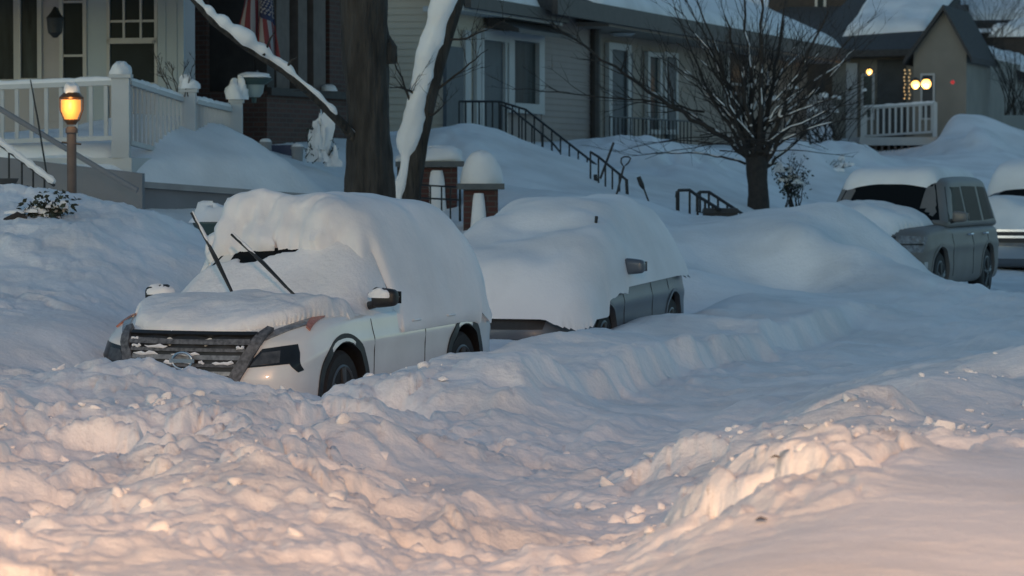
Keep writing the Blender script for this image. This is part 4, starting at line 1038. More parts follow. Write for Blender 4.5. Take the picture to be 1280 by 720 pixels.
# lit lamp post
lp = P(90, 240, 38); lz = HC-(135-HY)/F*38
lr = rtag('lamp_post', 'lit amber lantern on a brown post in the left front yard', 'lamp post', (lp.x, lp.y, 1.6))
MB().lathe((lp.x, lp.y, 0), [(.055, 1.3), (.055, 2.48), (.07, 2.49), (.07, 2.53), (.045, 2.56)], 14).build('post', 'brown_wood', lr, True)
MB().tube([(lp.x-.11, lp.y-.02, 2.38), (lp.x+.11, lp.y-.02, 2.36)], .012, 6).build('crossbar', 'iron', lr)
ln = MB().lathe((lp.x, lp.y, lz), [(.05, -.19), (.07, -.16), (.09, -.145), (.09, -.13)], 12).lathe((lp.x, lp.y, lz), [(.135, .10), (.14, .12), (.09, .17), (.02, .2)], 12)
for k in range(6):
    w = k*math.pi/3+.2
    ln.tube([(lp.x+.085*math.cos(w), lp.y+.085*math.sin(w), lz-.14), (lp.x+.128*math.cos(w), lp.y+.128*math.sin(w), lz-.02), (lp.x+.13*math.cos(w), lp.y+.13*math.sin(w), lz+.11)], .008, 5)
lno = ln.build('lantern', 'brass', lr, True)
MB().lathe((lp.x, lp.y, lz), [(.07, -.13), (.112, -.03), (.112, .09)], 14).build('lamp_glass', 'lantern_glow', lno, True)
def glow(par, p, e, col=(1, .6, .25), r=.05):
    l = bpy.data.lights.new('glow', 'POINT'); l.energy = e; l.color = col; l.shadow_soft_size = r
    o = bpy.data.objects.new('glow', l); C.objects.link(o); o.location = p-par.location; o.parent = par
MB().lathe((lp.x, lp.y, lz), [(.02, -.1), (.075, -.075), (.085, 0), (.06, .06), (.02, .085)], 12).build('bulb', 'bulb', lno, True)
lno.children[1].location = (.0, -.045, 0)
glow(lr, Vector((lp.x, lp.y-.3, lz)), 4)
cap('snow', 'little snow cap on top of the lit lantern', Vector((lp.x, lp.y, lz+.15)), .09, .09, .13, 7, parent=lr)

# --- dark brick house with the flag
T2 = 49.0; dB = 18.2; tB0, tB1 = tpx(334, dB), tpx(452, dB)
h2 = rtag('brick_house', 'dark brick house with a deep shaded porch behind the big tree trunk', 'house', dt(20, 51, 1.9))
MB().dbox(dpx(259, T2), dpx(226, T2), T2, T2+.5, 1.2, 6).build('brick_pillar', 'brick', h2)
dd0, dd1 = dpx(333, T2+.2), dpx(296, T2+.2)
MB().dbox(dd0-.03, dd1, T2+.2, T2+.7, 1.2, zat(133, dd0, T2)).build('low_wall', 'brick', h2)
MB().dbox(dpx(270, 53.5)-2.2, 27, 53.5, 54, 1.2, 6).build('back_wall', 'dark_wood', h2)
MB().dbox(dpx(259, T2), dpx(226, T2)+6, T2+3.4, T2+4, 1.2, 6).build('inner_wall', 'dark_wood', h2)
bz = zat(118, dB, (tB0+tB1)/2)
MB().dbox(dB, dB+6, tB0, tB1, 1.2, bz).build('brick_base', 'brick', h2)
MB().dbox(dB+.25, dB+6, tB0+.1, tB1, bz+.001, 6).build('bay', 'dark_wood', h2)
for px0, px1, m in ((338, 347, 'dark_wood'), (350, 366, 'brown_wood'), (377, 388, 'brown_wood'), (396, 411, 'brown_wood'), (416, 436, 'brick')):
    MB().dbox(dB+.05, dB+.245, tpx(px0, dB), tpx(px1, dB), bz+.002, 6).build('mullion', m, h2)
MB().dbox(dB+.2, dB+.245, tpx(347, dB), tpx(416, dB), bz+.002, 6).build('bay_glass', 'pane', h2)
MB().dbox(dB-.08, dB-.003, tB0, tB1, bz-.06, bz+.06).build('sill', 'dark_wood', h2)
roof_street(h2, dB-.9, 27, T2-.5, tB1+.3, 5.6, .3, snow=.3)
q = dt(dB-.06, tpx(407, dB), bz+.06); cap('snow_clump', 'small clump of snow on the dark brick sill right of the flag', q, .13, .1, .1, 11, parent=h2)
q = P(318, 99, 48.4)
lt = rtag('hooded_lantern', 'unlit green lantern with a wide flat snowy hood before the brick porch', 'lantern', q)
MB().lathe(q, [(.26, -.02), (.27, 0), (.10, .05), (.02, .06)], 20).lathe(q, [(.17, -.08), (.25, -.021)], 20).build('hood', 'green_metal', lt, True)
MB().lathe(q, [(.085, -.26), (.13, -.20), (.15, -.081)], 16).build('bowl', 'frosted', lt, True)
MB().lathe(q, [(.03, -.34), (.04, -.265)], 8).build('finial', 'green_metal', lt, True)
MB().tube([q+Vector((0, 0, .03)), q+Vector((0, .5, .12)), q+Vector((0, .9, .1))], .025, 6).build('bracket', 'iron', lt, True)
cap('snow', 'flat snow on the hood of the green lantern', q+Vector((0, 0, .02)), .25, .25, .07, 12, parent=lt)
# flag, hanging limp from its slanting pole
fr = rtag('flag', 'striped flag with a starry blue corner hanging limp in the brick porch', 'flag', P(330, -10, 48.6))
NS, NV = 52, 44; FV = []; 
A0, A1, A2, A3 = P(310, -26, 48.5), P(341, -10, 48.7), P(299, 36, 48.5), P(354, 80, 48.6)
for i in range(NS+1):
    u_ = i/NS
    for j in range(NV+1):
        v_ = j/NV
        p = (A0*(1-u_)+A1*u_)*(1-v_)+(A2*(1-u_)+A3*u_)*v_
        fo = math.sin(u_*15+v_*2.0)*.06*(.35+v_)+math.sin(u_*7-1+v_)*.05
        p = p+Vector((.035*math.cos(u_*15+v_*2)*(.3+v_), fo, -.05*math.sin(u_*math.pi)*v_)); FV.append(p)
FF = []; FM = []
for i in range(NS):
    for j in range(NV):
        a = i*(NV+1)+j; FF.append((a, a+1, a+NV+2, a+NV+1))
        st_ = int(i/NS*13)
        FM.append(2 if (i >= NS*6/13 and j < NV*.46) else (0 if st_ % 2 == 0 else 1))
mb = MB(); mb.v = [tuple(v) for v in FV]; mb.f = FF; mb.mi = FM
cl = mb.build('cloth', ['flag_red', 'flag_white', 'flag_blue'], fr, True, sharp=0)
sm = MB()
for r_ in range(9):
    for c_ in range(6 if r_ % 2 == 0 else 5):
        v_ = .03+.40*(r_+.5)/9; u_ = 6/13+(7/13)*((c_+.6+(.5 if r_ % 2 else 0))/6.4)
        k = int(u_*NS)*(NV+1)+int(v_*NV); p = FV[min(k, len(FV)-1)]+Vector((0, -.012, 0)); ring = [p+Vector((math.cos(w)*(.024 if z % 2 == 0 else .01), 0, math.sin(w)*(.024 if z % 2 == 0 else .01))) for z, w in enumerate(np.linspace(0, 2*math.pi, 11)[:-1])]
        sm.add([v-Vector((0, .002, 0)) for v in ring]+[v+Vector((0, .004, 0)) for v in ring], [tuple(range(10))]+[tuple(range(10, 20))[::-1]]+[(z, (z+1) % 10, (z+1) % 10+10, z+10) for z in range(10)])
sm.build('stars', 'flag_white', cl)
MB().tube([P(352, -38, 49.6), P(300, -22, 48.4)], .018, 8).build('pole', 'trim', fr, True)
# things on the brick porch
q = P(401, 204, 49.0); sp = rtag('potted_evergreen', 'snow-plastered little evergreen in front of the brick porch', 'plant', q)

for a_ in ((Vector((0, 0, .02)), .17, .15, .44, 21), (Vector((.19, 0, -.05)), .1, .1, .2, 23), (Vector((-.02, .02, .2)), .1, .1, .32, 24)): MB().dome(q+a_[0], *a_[1:4], seed=a_[4], rough=.5).build('snow', 'soft_snow', sp, True)
lf = MB(); rr = random.Random(5)
for k in range(90):
    b_ = q+Vector((rr.uniform(-.22, .2), rr.uniform(-.05, .16), rr.uniform(0, .5))); lf.tube([b_, b_+Vector((rr.uniform(-.07, .07), rr.uniform(-.07, .05), rr.uniform(.02, .1)))], [.012, .003], 4)
lf.build('foliage', 'leaf', sp)
q = P(353, 198, 50.2); ch = rtag('porch_chair', 'dark blue chair back half buried on the brick porch', 'chair', (q.x, q.y, q.z-.3))
MB().box(q.x-.16, q.x+.16, q.y, q.y+.04, q.z-.1, q.z+.2).build('backrest', 'blue_plastic', ch); MB().box(q.x-.2, q.x+.2, q.y-.4, q.y-.001, q.z-.12, q.z-.08).build('seat', 'blue_plastic', ch)
for s in (-1, 1):
    MB().box(q.x+s*.18-.015, q.x+s*.18+.015, q.y, q.y+.03, q.z-.5, q.z+.24).build('leg', 'blue_plastic', ch); MB().box(q.x+s*.18-.015, q.x+s*.18+.015, q.y-.39, q.y-.36, q.z-.5, q.z-.121).build('leg', 'blue_plastic', ch)
for px, py, lab in ((372, 196, 'pale planter pot on the brick porch beside the blue chair'), (332, 190, 'narrow pale pot against the low brick wall')):
    q = P(px, py, 49.9); pt = rtag('pot', lab, 'pot', q)
    MB().lathe(q, [(.06, -.3), (.09, .1), (.10, .12), (.1, .15)], 14).build('body', 'concrete', pt, True); MB().dome(q+Vector((0, 0, .13)), .09, .09, .07, seed=px).build('snow', 'soft_snow', pt, True)

# --- beige house with the iron-railed steps
d3 = 18.9; t30, t31 = tpx(556, d3), tpx(741, d3)
h3 = rtag('beige_house', 'beige and grey house with iron-railed steps behind the leaning snowy tree', 'house', dt(21, t30+4, 2))
MB().dbox(d3, 30, t30, t31, 1.0, 5.26).build('wall', 'taupe_siding', h3)
siding_t(t30-.003, d3, 30, 1.6, 6.5).build('end_siding', 'beige_siding', h3)
gb_ = MB(); gb_.add([dt(d3, t30, 5.15), dt(30, t30, 5.15), dt(30, t30, 7.5), dt(24.5, t30, 7.9), dt(d3, t30+.3, 5.15), dt(30, t30+.3, 5.15), dt(30, t30+.3, 7.5), dt(24.5, t30+.3, 7.9)], [(3, 2, 1, 0), (4, 5, 6, 7), (0, 1, 5, 4), (1, 2, 6, 5), (2, 3, 7, 6), (3, 0, 4, 7)]); gb_.build('gable', 'beige_siding', h3)
siding_d(d3-.003, tpx(676, d3), t31, 1.6, 5.24).build('front_siding', 'taupe_siding', h3)
siding_d(d3-.003, t30, tpx(634, d3), 1.6, 5.24).build('front_siding', 'beige_siding', h3)
MB().dbox(d3-.10, d3-.027, tpx(552, d3), tpx(573, d3), zat(168, d3, t30), zat(58, d3, t30)).build('shutter', 'blue_shutter', h3)
tr = MB()
for a, b in ((576, 583), (590, 597)): tr.dbox(d3-.10, d3-.026, tpx(a, d3), tpx(b, d3), 1.9, 4.72)
tr.dbox(d3-.14, d3-.026, tpx(597.2, d3), tpx(633, d3), 4.58, 4.8); tr.build('door_trim', 'trim', h3)
win_d(h3, d3-.024, 597.5, 629, 42, 186, 1, 0, .07, 'trim', 'blue_shutter', 'door', .09)
win_d(h3, d3-.024, 629.5, 674, 40, 142, 1, 0, .2, 'trim', 'curtain_pane', 'window', .12)
t0, t1 = tpx(603, d3), tpx(676, d3)
MB().hexa([dt(d3-.75, t0, 4.72), dt(d3-.1, t0, 4.85), dt(d3-.1, t1, 4.85), dt(d3-.75, t1, 4.72), dt(d3-.75, t0, 4.80), dt(d3-.1, t0, 5.08), dt(d3-.1, t1, 5.08), dt(d3-.75, t1, 4.80)]).build('awning', 'gutter', h3)
roof_street(h3, d3-.55, 24.5, t30-.5, tpx(704, d3-.55), 5.12, .48, m='shingle', snow=.3, ts=(t30-.4, tpx(703, d3-.55)-.05))
tp = tpx(738, d3); dp = MB().tube([dt(d3-.13, tp, 5.2), dt(d3-.10, tp, 5.0), dt(d3-.10, tp, 1.6)], .12, 8).build('downspout', 'gutter', h3, True)
MB().dbox(d3-.5, d3+.3, t30-.4, tpx(703, d3-.5), 5.02, 5.115).build('soffit', 'trim', h3)
MB().dbox(d3+.002, d3+.3, t30, t31, 5.261, 5.6).build('wall_head', 'taupe_siding', h3)
# --- tan house beside it
d4 = 18.9; t40, t41 = t31+.003, tpx(1020, d4)
h4 = rtag('tan_house', 'tan house with narrow dark windows behind the small bare tree', 'house', dt(21, t40+6, 2.2))
MB().dbox(d4+.3, 30, t40, t41, 1.0, 5.55).build('wall', 'tan_siding', h4)
siding_d(d4+.297, t40, t41, 1.6, 5.11).build('front_siding', 'tan_siding', h4)
d4w = d4+.27
win_d(h4, d4w, 756, 784, 55, 190, 1, 0, .15, 'trim', 'blue_shutter', 'door', .10)
for a, b in ((805, 823), (826, 843)): win_d(h4, d4w, a, b, 66, 168, 1, 1, .11, 'trim', 'curtain_pane', 'window', .10)
for a, b in ((793, 801), (845, 854)): MB().dbox(d4w-.08, d4w-.003, tpx(a, d4), tpx(b, d4), 2.6, 4.75).build('shutter', 'blue_shutter', h4)
win_d(h4, d4w, 905, 935, 62, 150, 1, 1, .11, 'trim', 'curtain_pane', 'window', .10)
roof_street(h4, d4-.8, 24.5, tpx(690, d4-.8), t41+.4, 5.22, .42, m='shingle', th=.3, snow=.28, ts=(tpx(752, d4-.8), t41))
MB().dbox(d4-.75, d4+.6, t40-1.5, t41, 5.12, 5.215).build('soffit', 'tan_siding', h4)
for px, py, s_ in ((778, 41, 1), (830, 100, .8), (800, 110, .6)):
    q = dt(d4-.25, tpx(px, d4-.25), zat(py, d4-.25, tpx(px, d4-.25)))
    if s_ == 1:
        pl = rtag('porch_light', 'flat unlit porch light under the dark eave of the tan house', 'lamp', q); MB().lathe(q, [(.2, -.08), (.3, -.02), (.12, .05)], 16).build('shade', 'trim', pl, True); MB().tube([q, q+Vector((0, 0, .25))], .02, 6).build('stem', 'iron', pl)
# iron railings
def iron_rail(name, label, pts, foot, n, r=.02, group=None, ends=True):
    """pts: handrail points; foot(k, p) -> z of each bar's foot; the bars stand n per segment"""
    o = rtag(name, label, 'railing', (pts[0].x, pts[0].y, pts[0].z-1), group)
    MB().tube(pts, r*1.25, 8).build('handrail', 'iron', o, True)
    for i in range(len(pts)-1):
        for k in range(n[i]):
            p = pts[i].lerp(pts[i+1], (k+.0)/n[i]); MB().tube([p, Vector((p.x, p.y, foot(p)))], r, 6).build('bar', 'iron', o)
    return o
Zs = 61.5
iron_rail('step_railing', 'long iron railing running down the snowy steps of the beige house', [P(574, 127, 61), P(624, 127, 61.3), P(657, 137, 61.2), P(745, 206, 60)], lambda p: p.z-.95, [6, 4, 8], .017)
iron_rail('step_railing', 'nearer iron stair rail starting at the beige door', [P(626, 131, 60.4), P(640, 137, 60.3), P(690, 178, 59.8), P(700, 190, 59.7)], lambda p: p.z-.9, [2, 4, 1], .015)
ga = iron_rail('gate_railing', 'short iron stair rail beside the shovels', [P(738, 190, 55), P(748, 196, 54.8), P(783, 225, 54)], lambda p: p.z-.75, [1, 4], .017)
MB().tube([P(783, 224, 54), P(784, 244, 54)], .03, 6).build('bar', 'iron', ga); MB().tube([P(744, 218, 55), P(746, 243, 55)], .035, 6).build('bar', 'iron', ga)
iron_rail('porch_railing', 'iron porch railing of thin bars before the narrow windows', [P(762, 146, 72), P(868, 152, 79)], lambda p: p.z-1.0, [22], .016)
rA = iron_rail('street_railing', 'nearer of the two bent iron stair rails by the black box', [P(846, 243, 52), P(848, 238, 52), P(862, 237.5, 52), P(872, 245, 51.8), P(900, 262, 51.5)], lambda p: p.z-.55, [1, 1, 1, 3], .02)
MB().tube([P(846, 239, 52), P(845, 246, 52), P(848, 250, 52)], .02, 6).build('scroll', 'iron', rA, True)
iron_rail('street_railing', 'farther of the two bent iron stair rails by the black box', [P(871, 243, 53.5), P(875, 240, 53.5), P(886, 240, 53.5), P(932, 270, 53), P(936, 275, 53)], lambda p: p.z-.6, [1, 1, 4, 1], .02)
# black box in the snow
bp = P(902, 262, 51.6); bb = rtag('storage_box', 'black box with a slanted lid half sunk in snow before the iron rails', 'box', (bp.x, bp.y, bp.z-.3))
MB().hexa([(bp.x-.24, bp.y, bp.z-.4), (bp.x+.22, bp.y, bp.z-.4), (bp.x+.22, bp.y+.4, bp.z-.4), (bp.x-.24, bp.y+.4, bp.z-.4), (bp.x-.27, bp.y-.02, bp.z-.06), (bp.x+.25, bp.y-.02, bp.z-.05), (bp.x+.25, bp.y+.42, bp.z-.05), (bp.x-.27, bp.y+.42, bp.z-.06)]).build('body', 'black_plastic', bb)
MB().hexa([(bp.x-.29, bp.y-.04, bp.z-.059), (bp.x+.27, bp.y-.04, bp.z-.049), (bp.x+.27, bp.y+.44, bp.z-.049), (bp.x-.29, bp.y+.44, bp.z-.059), (bp.x-.26, bp.y-.02, bp.z+.02), (bp.x+.25, bp.y-.02, bp.z+.02), (bp.x+.25, bp.y+.42, bp.z+.02), (bp.x-.26, bp.y+.42, bp.z+.02)]).build('lid', 'black_plastic', bb)
# shovels stuck in the snow
def shovel(label, a, b, grip=True, r=.017, blade=True):
    o = rtag('snow_shovel' if blade else 'broom_handle', label, 'shovel' if blade else 'handle', b)
    MB().tube([a, b], r, 8).build('shaft', 'iron', o, True)
    u_ = (a-b).normalized()
    if grip:
        s = Vector((1, 0, 0)); c = a+u_*.07
        ring = [a+s*-.02, a+u_*.05-s*.06, a+u_*.12-s*.072, a+u_*.145-s*.03, a+u_*.145+s*.03, a+u_*.12+s*.072, a+u_*.05+s*.06, a+s*.02]
        MB().tube(ring, .014, 6).build('grip', 'iron', o, True)
    if blade:
        e = b-u_*.05; s = Vector((1, .2, 0)).normalized(); n = u_.cross(s)
        MB().hexa([e-s*.2-u_*.4+n*.06, e+s*.2-u_*.4+n*.06, e+s*.2-u_*.4+n*.07, e-s*.2-u_*.4+n*.07, e-s*.16-n*.01, e+s*.16-n*.01, e+s*.16+n*.01, e-s*.16+n*.01]).build('blade', 'black_plastic', o)
    return o
shovel('dark snow shovel with a loop grip upright in the snow by the short stair rail', P(780, 207, 53), P(770, 246, 53))
shovel('plain dark broom handle leaning across the short stair rail', P(767, 178, 55.5), P(750, 224, 55.5), False, .02, False)
s3 = shovel('black-handled tool tilted left in open snow right of the looped shovel', P(800, 223, 52), P(813, 258, 52), False, .014, False)
MB().tube([P(798, 221, 52), P(802, 231, 52), P(804.5, 236, 52)], [.035, .04, .022], 8).build('grip', 'black_plastic', s3, True)

# --- brick gate pillars and the little iron fence between them
def pillar(px, pyc, Z, w, hbrick, dome, label, seed):
    c = P(px, pyc, Z); o = rtag('brick_pillar', label, 'pillar', (c.x, c.y, c.z-1.4))
    MB().box(c.x-w, c.x+w, c.y-w, c.y+w, c.z-1.5, c.z-.041).build('shaft', 'red_brick', o)
    MB().box(c.x-w*1.38, c.x+w*1.38, c.y-w*1.38, c.y+w*1.38, c.z-.04, c.z+.04).build('slab', 'stone_cap', o)
    q = Vector((c.x-.02, c.y-w-.01, c.z-.78))
    bm = bmesh.new(); bmesh.ops.create_icosphere(bm, subdivisions=4, radius=1)
    vs = []
    for v in bm.verts:
        f = 1+.35*float(fbm(np.array(v.co.x*1.6+seed), np.array(v.co.z*1.6), seed, 2))
        vs.append((q.x+v.co.x*w*.50*f*(1.1-.25*v.co.z), q.y+v.co.y*.09, q.z+max(-1, min(.92, v.co.z*1.2))*.75))
    ix = {v: i for i, v in enumerate(bm.verts)}; fs = [[ix[v] for v in f.verts] for f in bm.faces]; bm.free()
    mb = MB(); mb.add(vs, fs); mb.build('stuck_snow', 'soft_snow', o, True)
    return o, c
o, c = pillar(601, 233, 46, .235, 0, 0, 'right brick gate pillar under a tall dome of snow', 3)
cap('snow_dome', 'tall dome of snow on the right brick gate pillar', Vector((c.x, c.y, c.z+.04)), .29, .29, .43, 31, rough=.05, parent=o)
o, c = pillar(549, 205, 48.5, .26, 0, 0, 'left brick gate pillar with a flat snowy slab beside the leaning tree', 4)
MB().box(c.x-.62, c.x-.2601*1.38, c.y-.3, c.y+.3, c.z-.04, c.z+.035).build('slab', 'stone_cap', o)
MB().box(c.x-.60, c.x-.42, c.y-.2, c.y+.2, c.z-1.5, c.z-.041).build('side_post', 'dark_wood', o)
cap('snow_cap', 'flat layer of snow on the left brick gate pillar', Vector((c.x-.12, c.y, c.z+.04)), .52, .34, .19, 33, rough=.2, parent=o)
fr_ = rtag('iron_fence', 'little iron fence between the two snowy brick pillars', 'fence', P(552, 280, 47))
for py in (234, 250): MB().tube([P(518, py-3, 47.6), P(576, py, 46.4)], .014, 6).build('bar', 'iron', fr_)
for px in (519, 525, 538, 552, 563, 575): MB().tube([P(px, 208 if px < 530 else 232, 47), P(px, 296, 47)], .02 if px in (525, 575) else .013, 6).build('post', 'iron', fr_)
# --- covered planter behind the first car
q = P(266, 277, 36.5); pt = rtag('covered_planter', 'dark planter under a cushion of snow behind the white crossover bonnet', 'planter', (q.x, q.y, 1.0))
MB().lathe(q, [(.16, -.7), (.17, -.25), (.20, -.06), (.22, -.02), (.215, .0)], 18).build('bowl', 'green_metal', pt, True)
cap('snow', 'cushion of snow on the dark planter behind the white crossover', q+Vector((0, 0, -.01)), .25, .22, .19, 41, rough=.2, parent=pt)

# ---------------------------------------------------------------- houses at the far right
def end_house(name, label, T, px0, px1, py_top, wallm, depth, cat='house'):
    d1, d0 = dpx(px0, T), dpx(px1, T); z1 = zat(py_top, d0, T)
    o = rtag(name, label, cat, dt((d0+d1)/2, T, 2))
    MB().dbox(d0, d1, T, T+depth, 1, z1).build('wall', wallm, o)
    siding_t(T-.003, d0, d1, 2.0, z1, .16).build('siding', wallm, o)
    return o, d0, d1, z1
T5 = 101.0
h5, a0, a1, z5 = end_house('grey_house', 'grey house with a white railed porch and amber lights at the upper right', T5, 1040, 1212, 68, 'far_siding', 14)
win_t(h5, T5-.02, 1076, 1093, 92, 150, 1, (), .08, pm='green_door', name='door')
MB().dbox(dpx(1072, T5), dpx(1058, T5), T5-.15, T5-.03, 2.4, zat(78, a0, T5)).build('corner_post', 'trim', h5)
MB().dbox(dpx(1132, T5), dpx(1096, T5), T5-.06, T5-.026, 2.6, zat(74, a0, T5)).build('panel', 'dark_wall', h5)
rf = MB(); zr = zat(70, a0, T5)
rf.hexa([dt(dpx(1145, T5), T5-.7, zr), dt(dpx(1000, T5), T5-.7, zr-.05), dt(dpx(1000, T5), T5+9, zr+2.2), dt(dpx(1145, T5), T5+9, zr+2.2), dt(dpx(1145, T5), T5-.7, zr+.2), dt(dpx(1000, T5), T5-.7, zr+.15), dt(dpx(1000, T5), T5+9, zr+2.4), dt(dpx(1145, T5), T5+9, zr+2.4)])
rf.build('porch_roof', 'shingle', h5)
def snow_on_quad(par, c4, th, seed, name='snow'):
    n = 24; V = []; 
    for i in range(n+1):
        for j in range(n+1):
            u_, v_ = i/n, j/n; p = (Vector(c4[0])*(1-u_)+Vector(c4[1])*u_)*(1-v_)+(Vector(c4[3])*(1-u_)+Vector(c4[2])*u_)*v_
            e = float(edge_fade(np.array(u_), np.array(v_), 0, 1, 0, 1, .12)); V.append(p+Vector((0, 0, th*e*(1+.4*float(fbm(np.array(u_*5), np.array(v_*5), seed, 3)))+.004)))
    base = [Vector(v)-Vector((0, 0, 0)) for v in V]
    mb = MB(); m = n+1; bot = []
    for i in range(n+1):
        for j in range(n+1):
            u_, v_ = i/n, j/n; bot.append((Vector(c4[0])*(1-u_)+Vector(c4[1])*u_)*(1-v_)+(Vector(c4[3])*(1-u_)+Vector(c4[2])*u_)*v_+Vector((0, 0, .002)))
    fs = []; k = m*m
    for i in range(n):
        for j in range(n):
            a = i*m+j; fs.append((a, a+m, a+m+1, a+1)); fs.append((a+k, a+1+k, a+m+1+k, a+m+k))
    for i in range(n):
        fs += [(i*m, i*m+k, (i+1)*m+k, (i+1)*m), (i*m+n, (i+1)*m+n, (i+1)*m+n+k, i*m+n+k), (i, i+1, i+1+k, i+k), (n*m+i, n*m+i+k, n*m+i+1+k, n*m+i+1)]
    mb.add(V+bot, fs); bm = bmesh.new(); o = mb.build(name, 'soft_snow', par, True, sharp=75)
    bm.from_mesh(o.data); bmesh.ops.recalc_face_normals(bm, faces=bm.faces[:]); bm.to_mesh(o.data); bm.free(); return o
snow_on_quad(h5, [dt(dpx(1040, T5), T5+1.5, zr+.66), dt(dpx(1143, T5), T5+2.2, zr+.86), dt(dpx(1143, T5), T5+8, zr+2.15), dt(dpx(1030, T5), T5+8, zr+2.15)], .3, 5)
# gabled front
Tg = 99.0; g1, g0 = dpx(1141, Tg), dpx(1207, Tg); gz0, gz1 = zat(66, g0, Tg), zat(14, g0, Tg); gm = g0+(g1-g0)*.42
gv = MB(); pf = [(g0, 2.0), (g1, 2.0), (g1, gz0), (gm, gz1), (g0, gz0)]
gv.add([dt(d, Tg, z) for d, z in pf]+[dt(d, Tg+5, z) for d, z in pf], [(0, 1, 2, 3, 4), (9, 8, 7, 6, 5), (0, 5, 6, 1), (1, 6, 7, 2), (2, 7, 8, 3), (3, 8, 9, 4), (4, 9, 5, 0)])
gv.build('gabled_entry', 'far_siding', h5)
for (da, za), (db, zb) in (((g1+.25, gz0-.35), (gm, gz1+.02)), ((gm, gz1+.02), (g0-.2, gz0-.3))):
    mb = MB(); mb.hexa([dt(da, Tg-.3, za), dt(db, Tg-.3, zb), dt(db, Tg+5, zb), dt(da, Tg+5, za), dt(da, Tg-.3, za+.16), dt(db, Tg-.3, zb+.16), dt(db, Tg+5, zb+.16), dt(da, Tg+5, za+.16)]); mb.build('gable_roof', 'shingle', h5)
win_t(h5, Tg, 1150, 1168, 92, 150, 1, (), .06, pm='dark_wall', name='door')
# its porch rail and snow
p5 = P(1120, 170, 95); pr5 = rtag('porch', 'small white railed porch below the amber lights at the far right', 'porch', (p5.x, p5.y, 2))
ra_, rb_ = P(1078, 136, 95.5), P(1168, 130, 94.5)
rail(pr5, ra_, rb_, .78, 12, True, .06)
MB().hexa([Vector((ra_.x-.1, ra_.y-.1, 2.72)), Vector((rb_.x+1, rb_.y-.1, 2.72)), Vector((rb_.x+1, rb_.y+6, 2.72)), Vector((ra_.x-.1, ra_.y+6, 2.72)), Vector((ra_.x-.1, ra_.y-.1, 2.95)), Vector((rb_.x+1, rb_.y-.1, 2.95)), Vector((rb_.x+1, rb_.y+6, 2.95)), Vector((ra_.x-.1, ra_.y+6, 2.95))]).build('deck', 'white_paint', pr5)
for k in range(11):
    q = Vector((ra_.x, ra_.y, 0)).lerp(Vector((rb_.x, rb_.y, 0)), k/11); MB().box(q.x-.03, q.x+.03, q.y, q.y+.03, 1.4, 2.719).build('skirt_slat', 'brown_wood', pr5)
MB().box(ra_.x, rb_.x+1, ra_.y+.3, ra_.y+.5, 1.2, 2.715).build('skirt', 'dark_wood', pr5)
for f_, px in ((0, 1079), (1, 1167)):
    q = ra_.lerp(rb_, f_); MB().box(q.x-.06, q.x+.06, q.y-.06, q.y+.06, 2.951, q.z+.05).build('post', 'white_paint', pr5)
def bulb_lamp(label, px, py, Z, r, m, e, col=(1, .6, .25), plate=True, name='porch_lamp'):
    q = P(px, py, Z); o = rtag(name, label, 'lamp', q)
    MB().lathe(q, [(r*.4, -r), (r*.9, -r*.45), (r, 0), (r*.85, r*.5), (r*.4, r*.95)], 12).build('globe', m, o, True)
    if plate: MB().lathe(q+Vector((0, 0, r*.9)), [(r*1.1, 0), (r*.9, r*.4), (r*.2, r*.8)], 10).build('cap', 'iron', o, True); MB().tube([q+Vector((0, .28, r)), q+Vector((0, .02, r*1.6))], .02, 6).build('bracket', 'iron', o)
    if e: glow(o, q+Vector((0, -.16, -.1)), e, col)
    return o
bulb_lamp('small amber lamp over the narrow door left of the white porch', 1086, 90, 97.5, .085, 'warm_bulb', 3)
bulb_lamp('left bulb of the bright amber pair by the gabled entry', 1143.5, 106, 95.6, .12, 'warm_bulb', 5)
bulb_lamp('right bulb of the bright amber pair by the gabled entry', 1157, 105, 95.6, .14, 'warm_bulb', 5)
bulb_lamp('dim red light on the wall right of the amber pair', 1190, 103, 95, .06, 'red_bulb', 0, plate=False, name='red_light')
ls = rtag('string_light', 'short strand of tiny amber lights hanging left of the amber pair', 'string lights', P(1133, 120, 96.3))
lv = None
for k in range(9):
    for dx in (0, 6):
        q = P(1130+dx+.8*math.sin(k*2), 88+k*4.4, 96.3)
        if lv is None: lv = MB().lathe(q, [(.008, -.025), (.026, 0), (.008, .025)], 6).build('bulb', 'dim_bulb', ls, True); lq = q
        else: o = lv.copy(); C.objects.link(o); o.parent = ls; o.location = q-lq
MB().tube([P(1130, 84, 96.32), P(1130, 126, 96.32)], .006, 4).build('wire', 'iron', ls); MB().tube([P(1136, 84, 96.32), P(1136, 126, 96.32)], .006, 4).build('wire', 'iron', ls)
# neighbour further right
T6 = 112.0
h6, b0_, b1_, z6 = end_house('end_house', 'low dark house with a pale lamp at the far right edge', T6, 1204, 1262, 88, 'far_siding', 12)
win_t(h6, T6-.02, 1214, 1222, 96, 150, 1, (), .07, pm='dark_wall', name='door'); win_t(h6, T6-.02, 1228, 1252, 104, 150, 2, (), .07)
mb = MB(); zr6 = zat(66, b1_, T6)
mb.hexa([dt(b1_+.2, T6-.6, zr6), dt(b0_-.6, T6-.6, zr6-.95), dt(b0_-.6, T6+12, zr6-.95), dt(b1_+.2, T6+12, zr6), dt(b1_+.2, T6-.6, zr6+.22), dt(b0_-.6, T6-.6, zr6-.73), dt(b0_-.6, T6+12, zr6-.73), dt(b1_+.2, T6+12, zr6+.22)]); mb.build('roof', 'shingle', h6)
snow_on_quad(h6, [dt(b1_+.2, T6, zr6+.22), dt(b0_-.5, T6, zr6-.71), dt(b0_-.5, T6+11, zr6-.71), dt(b1_+.2, T6+11, zr6+.22)], .3, 8)
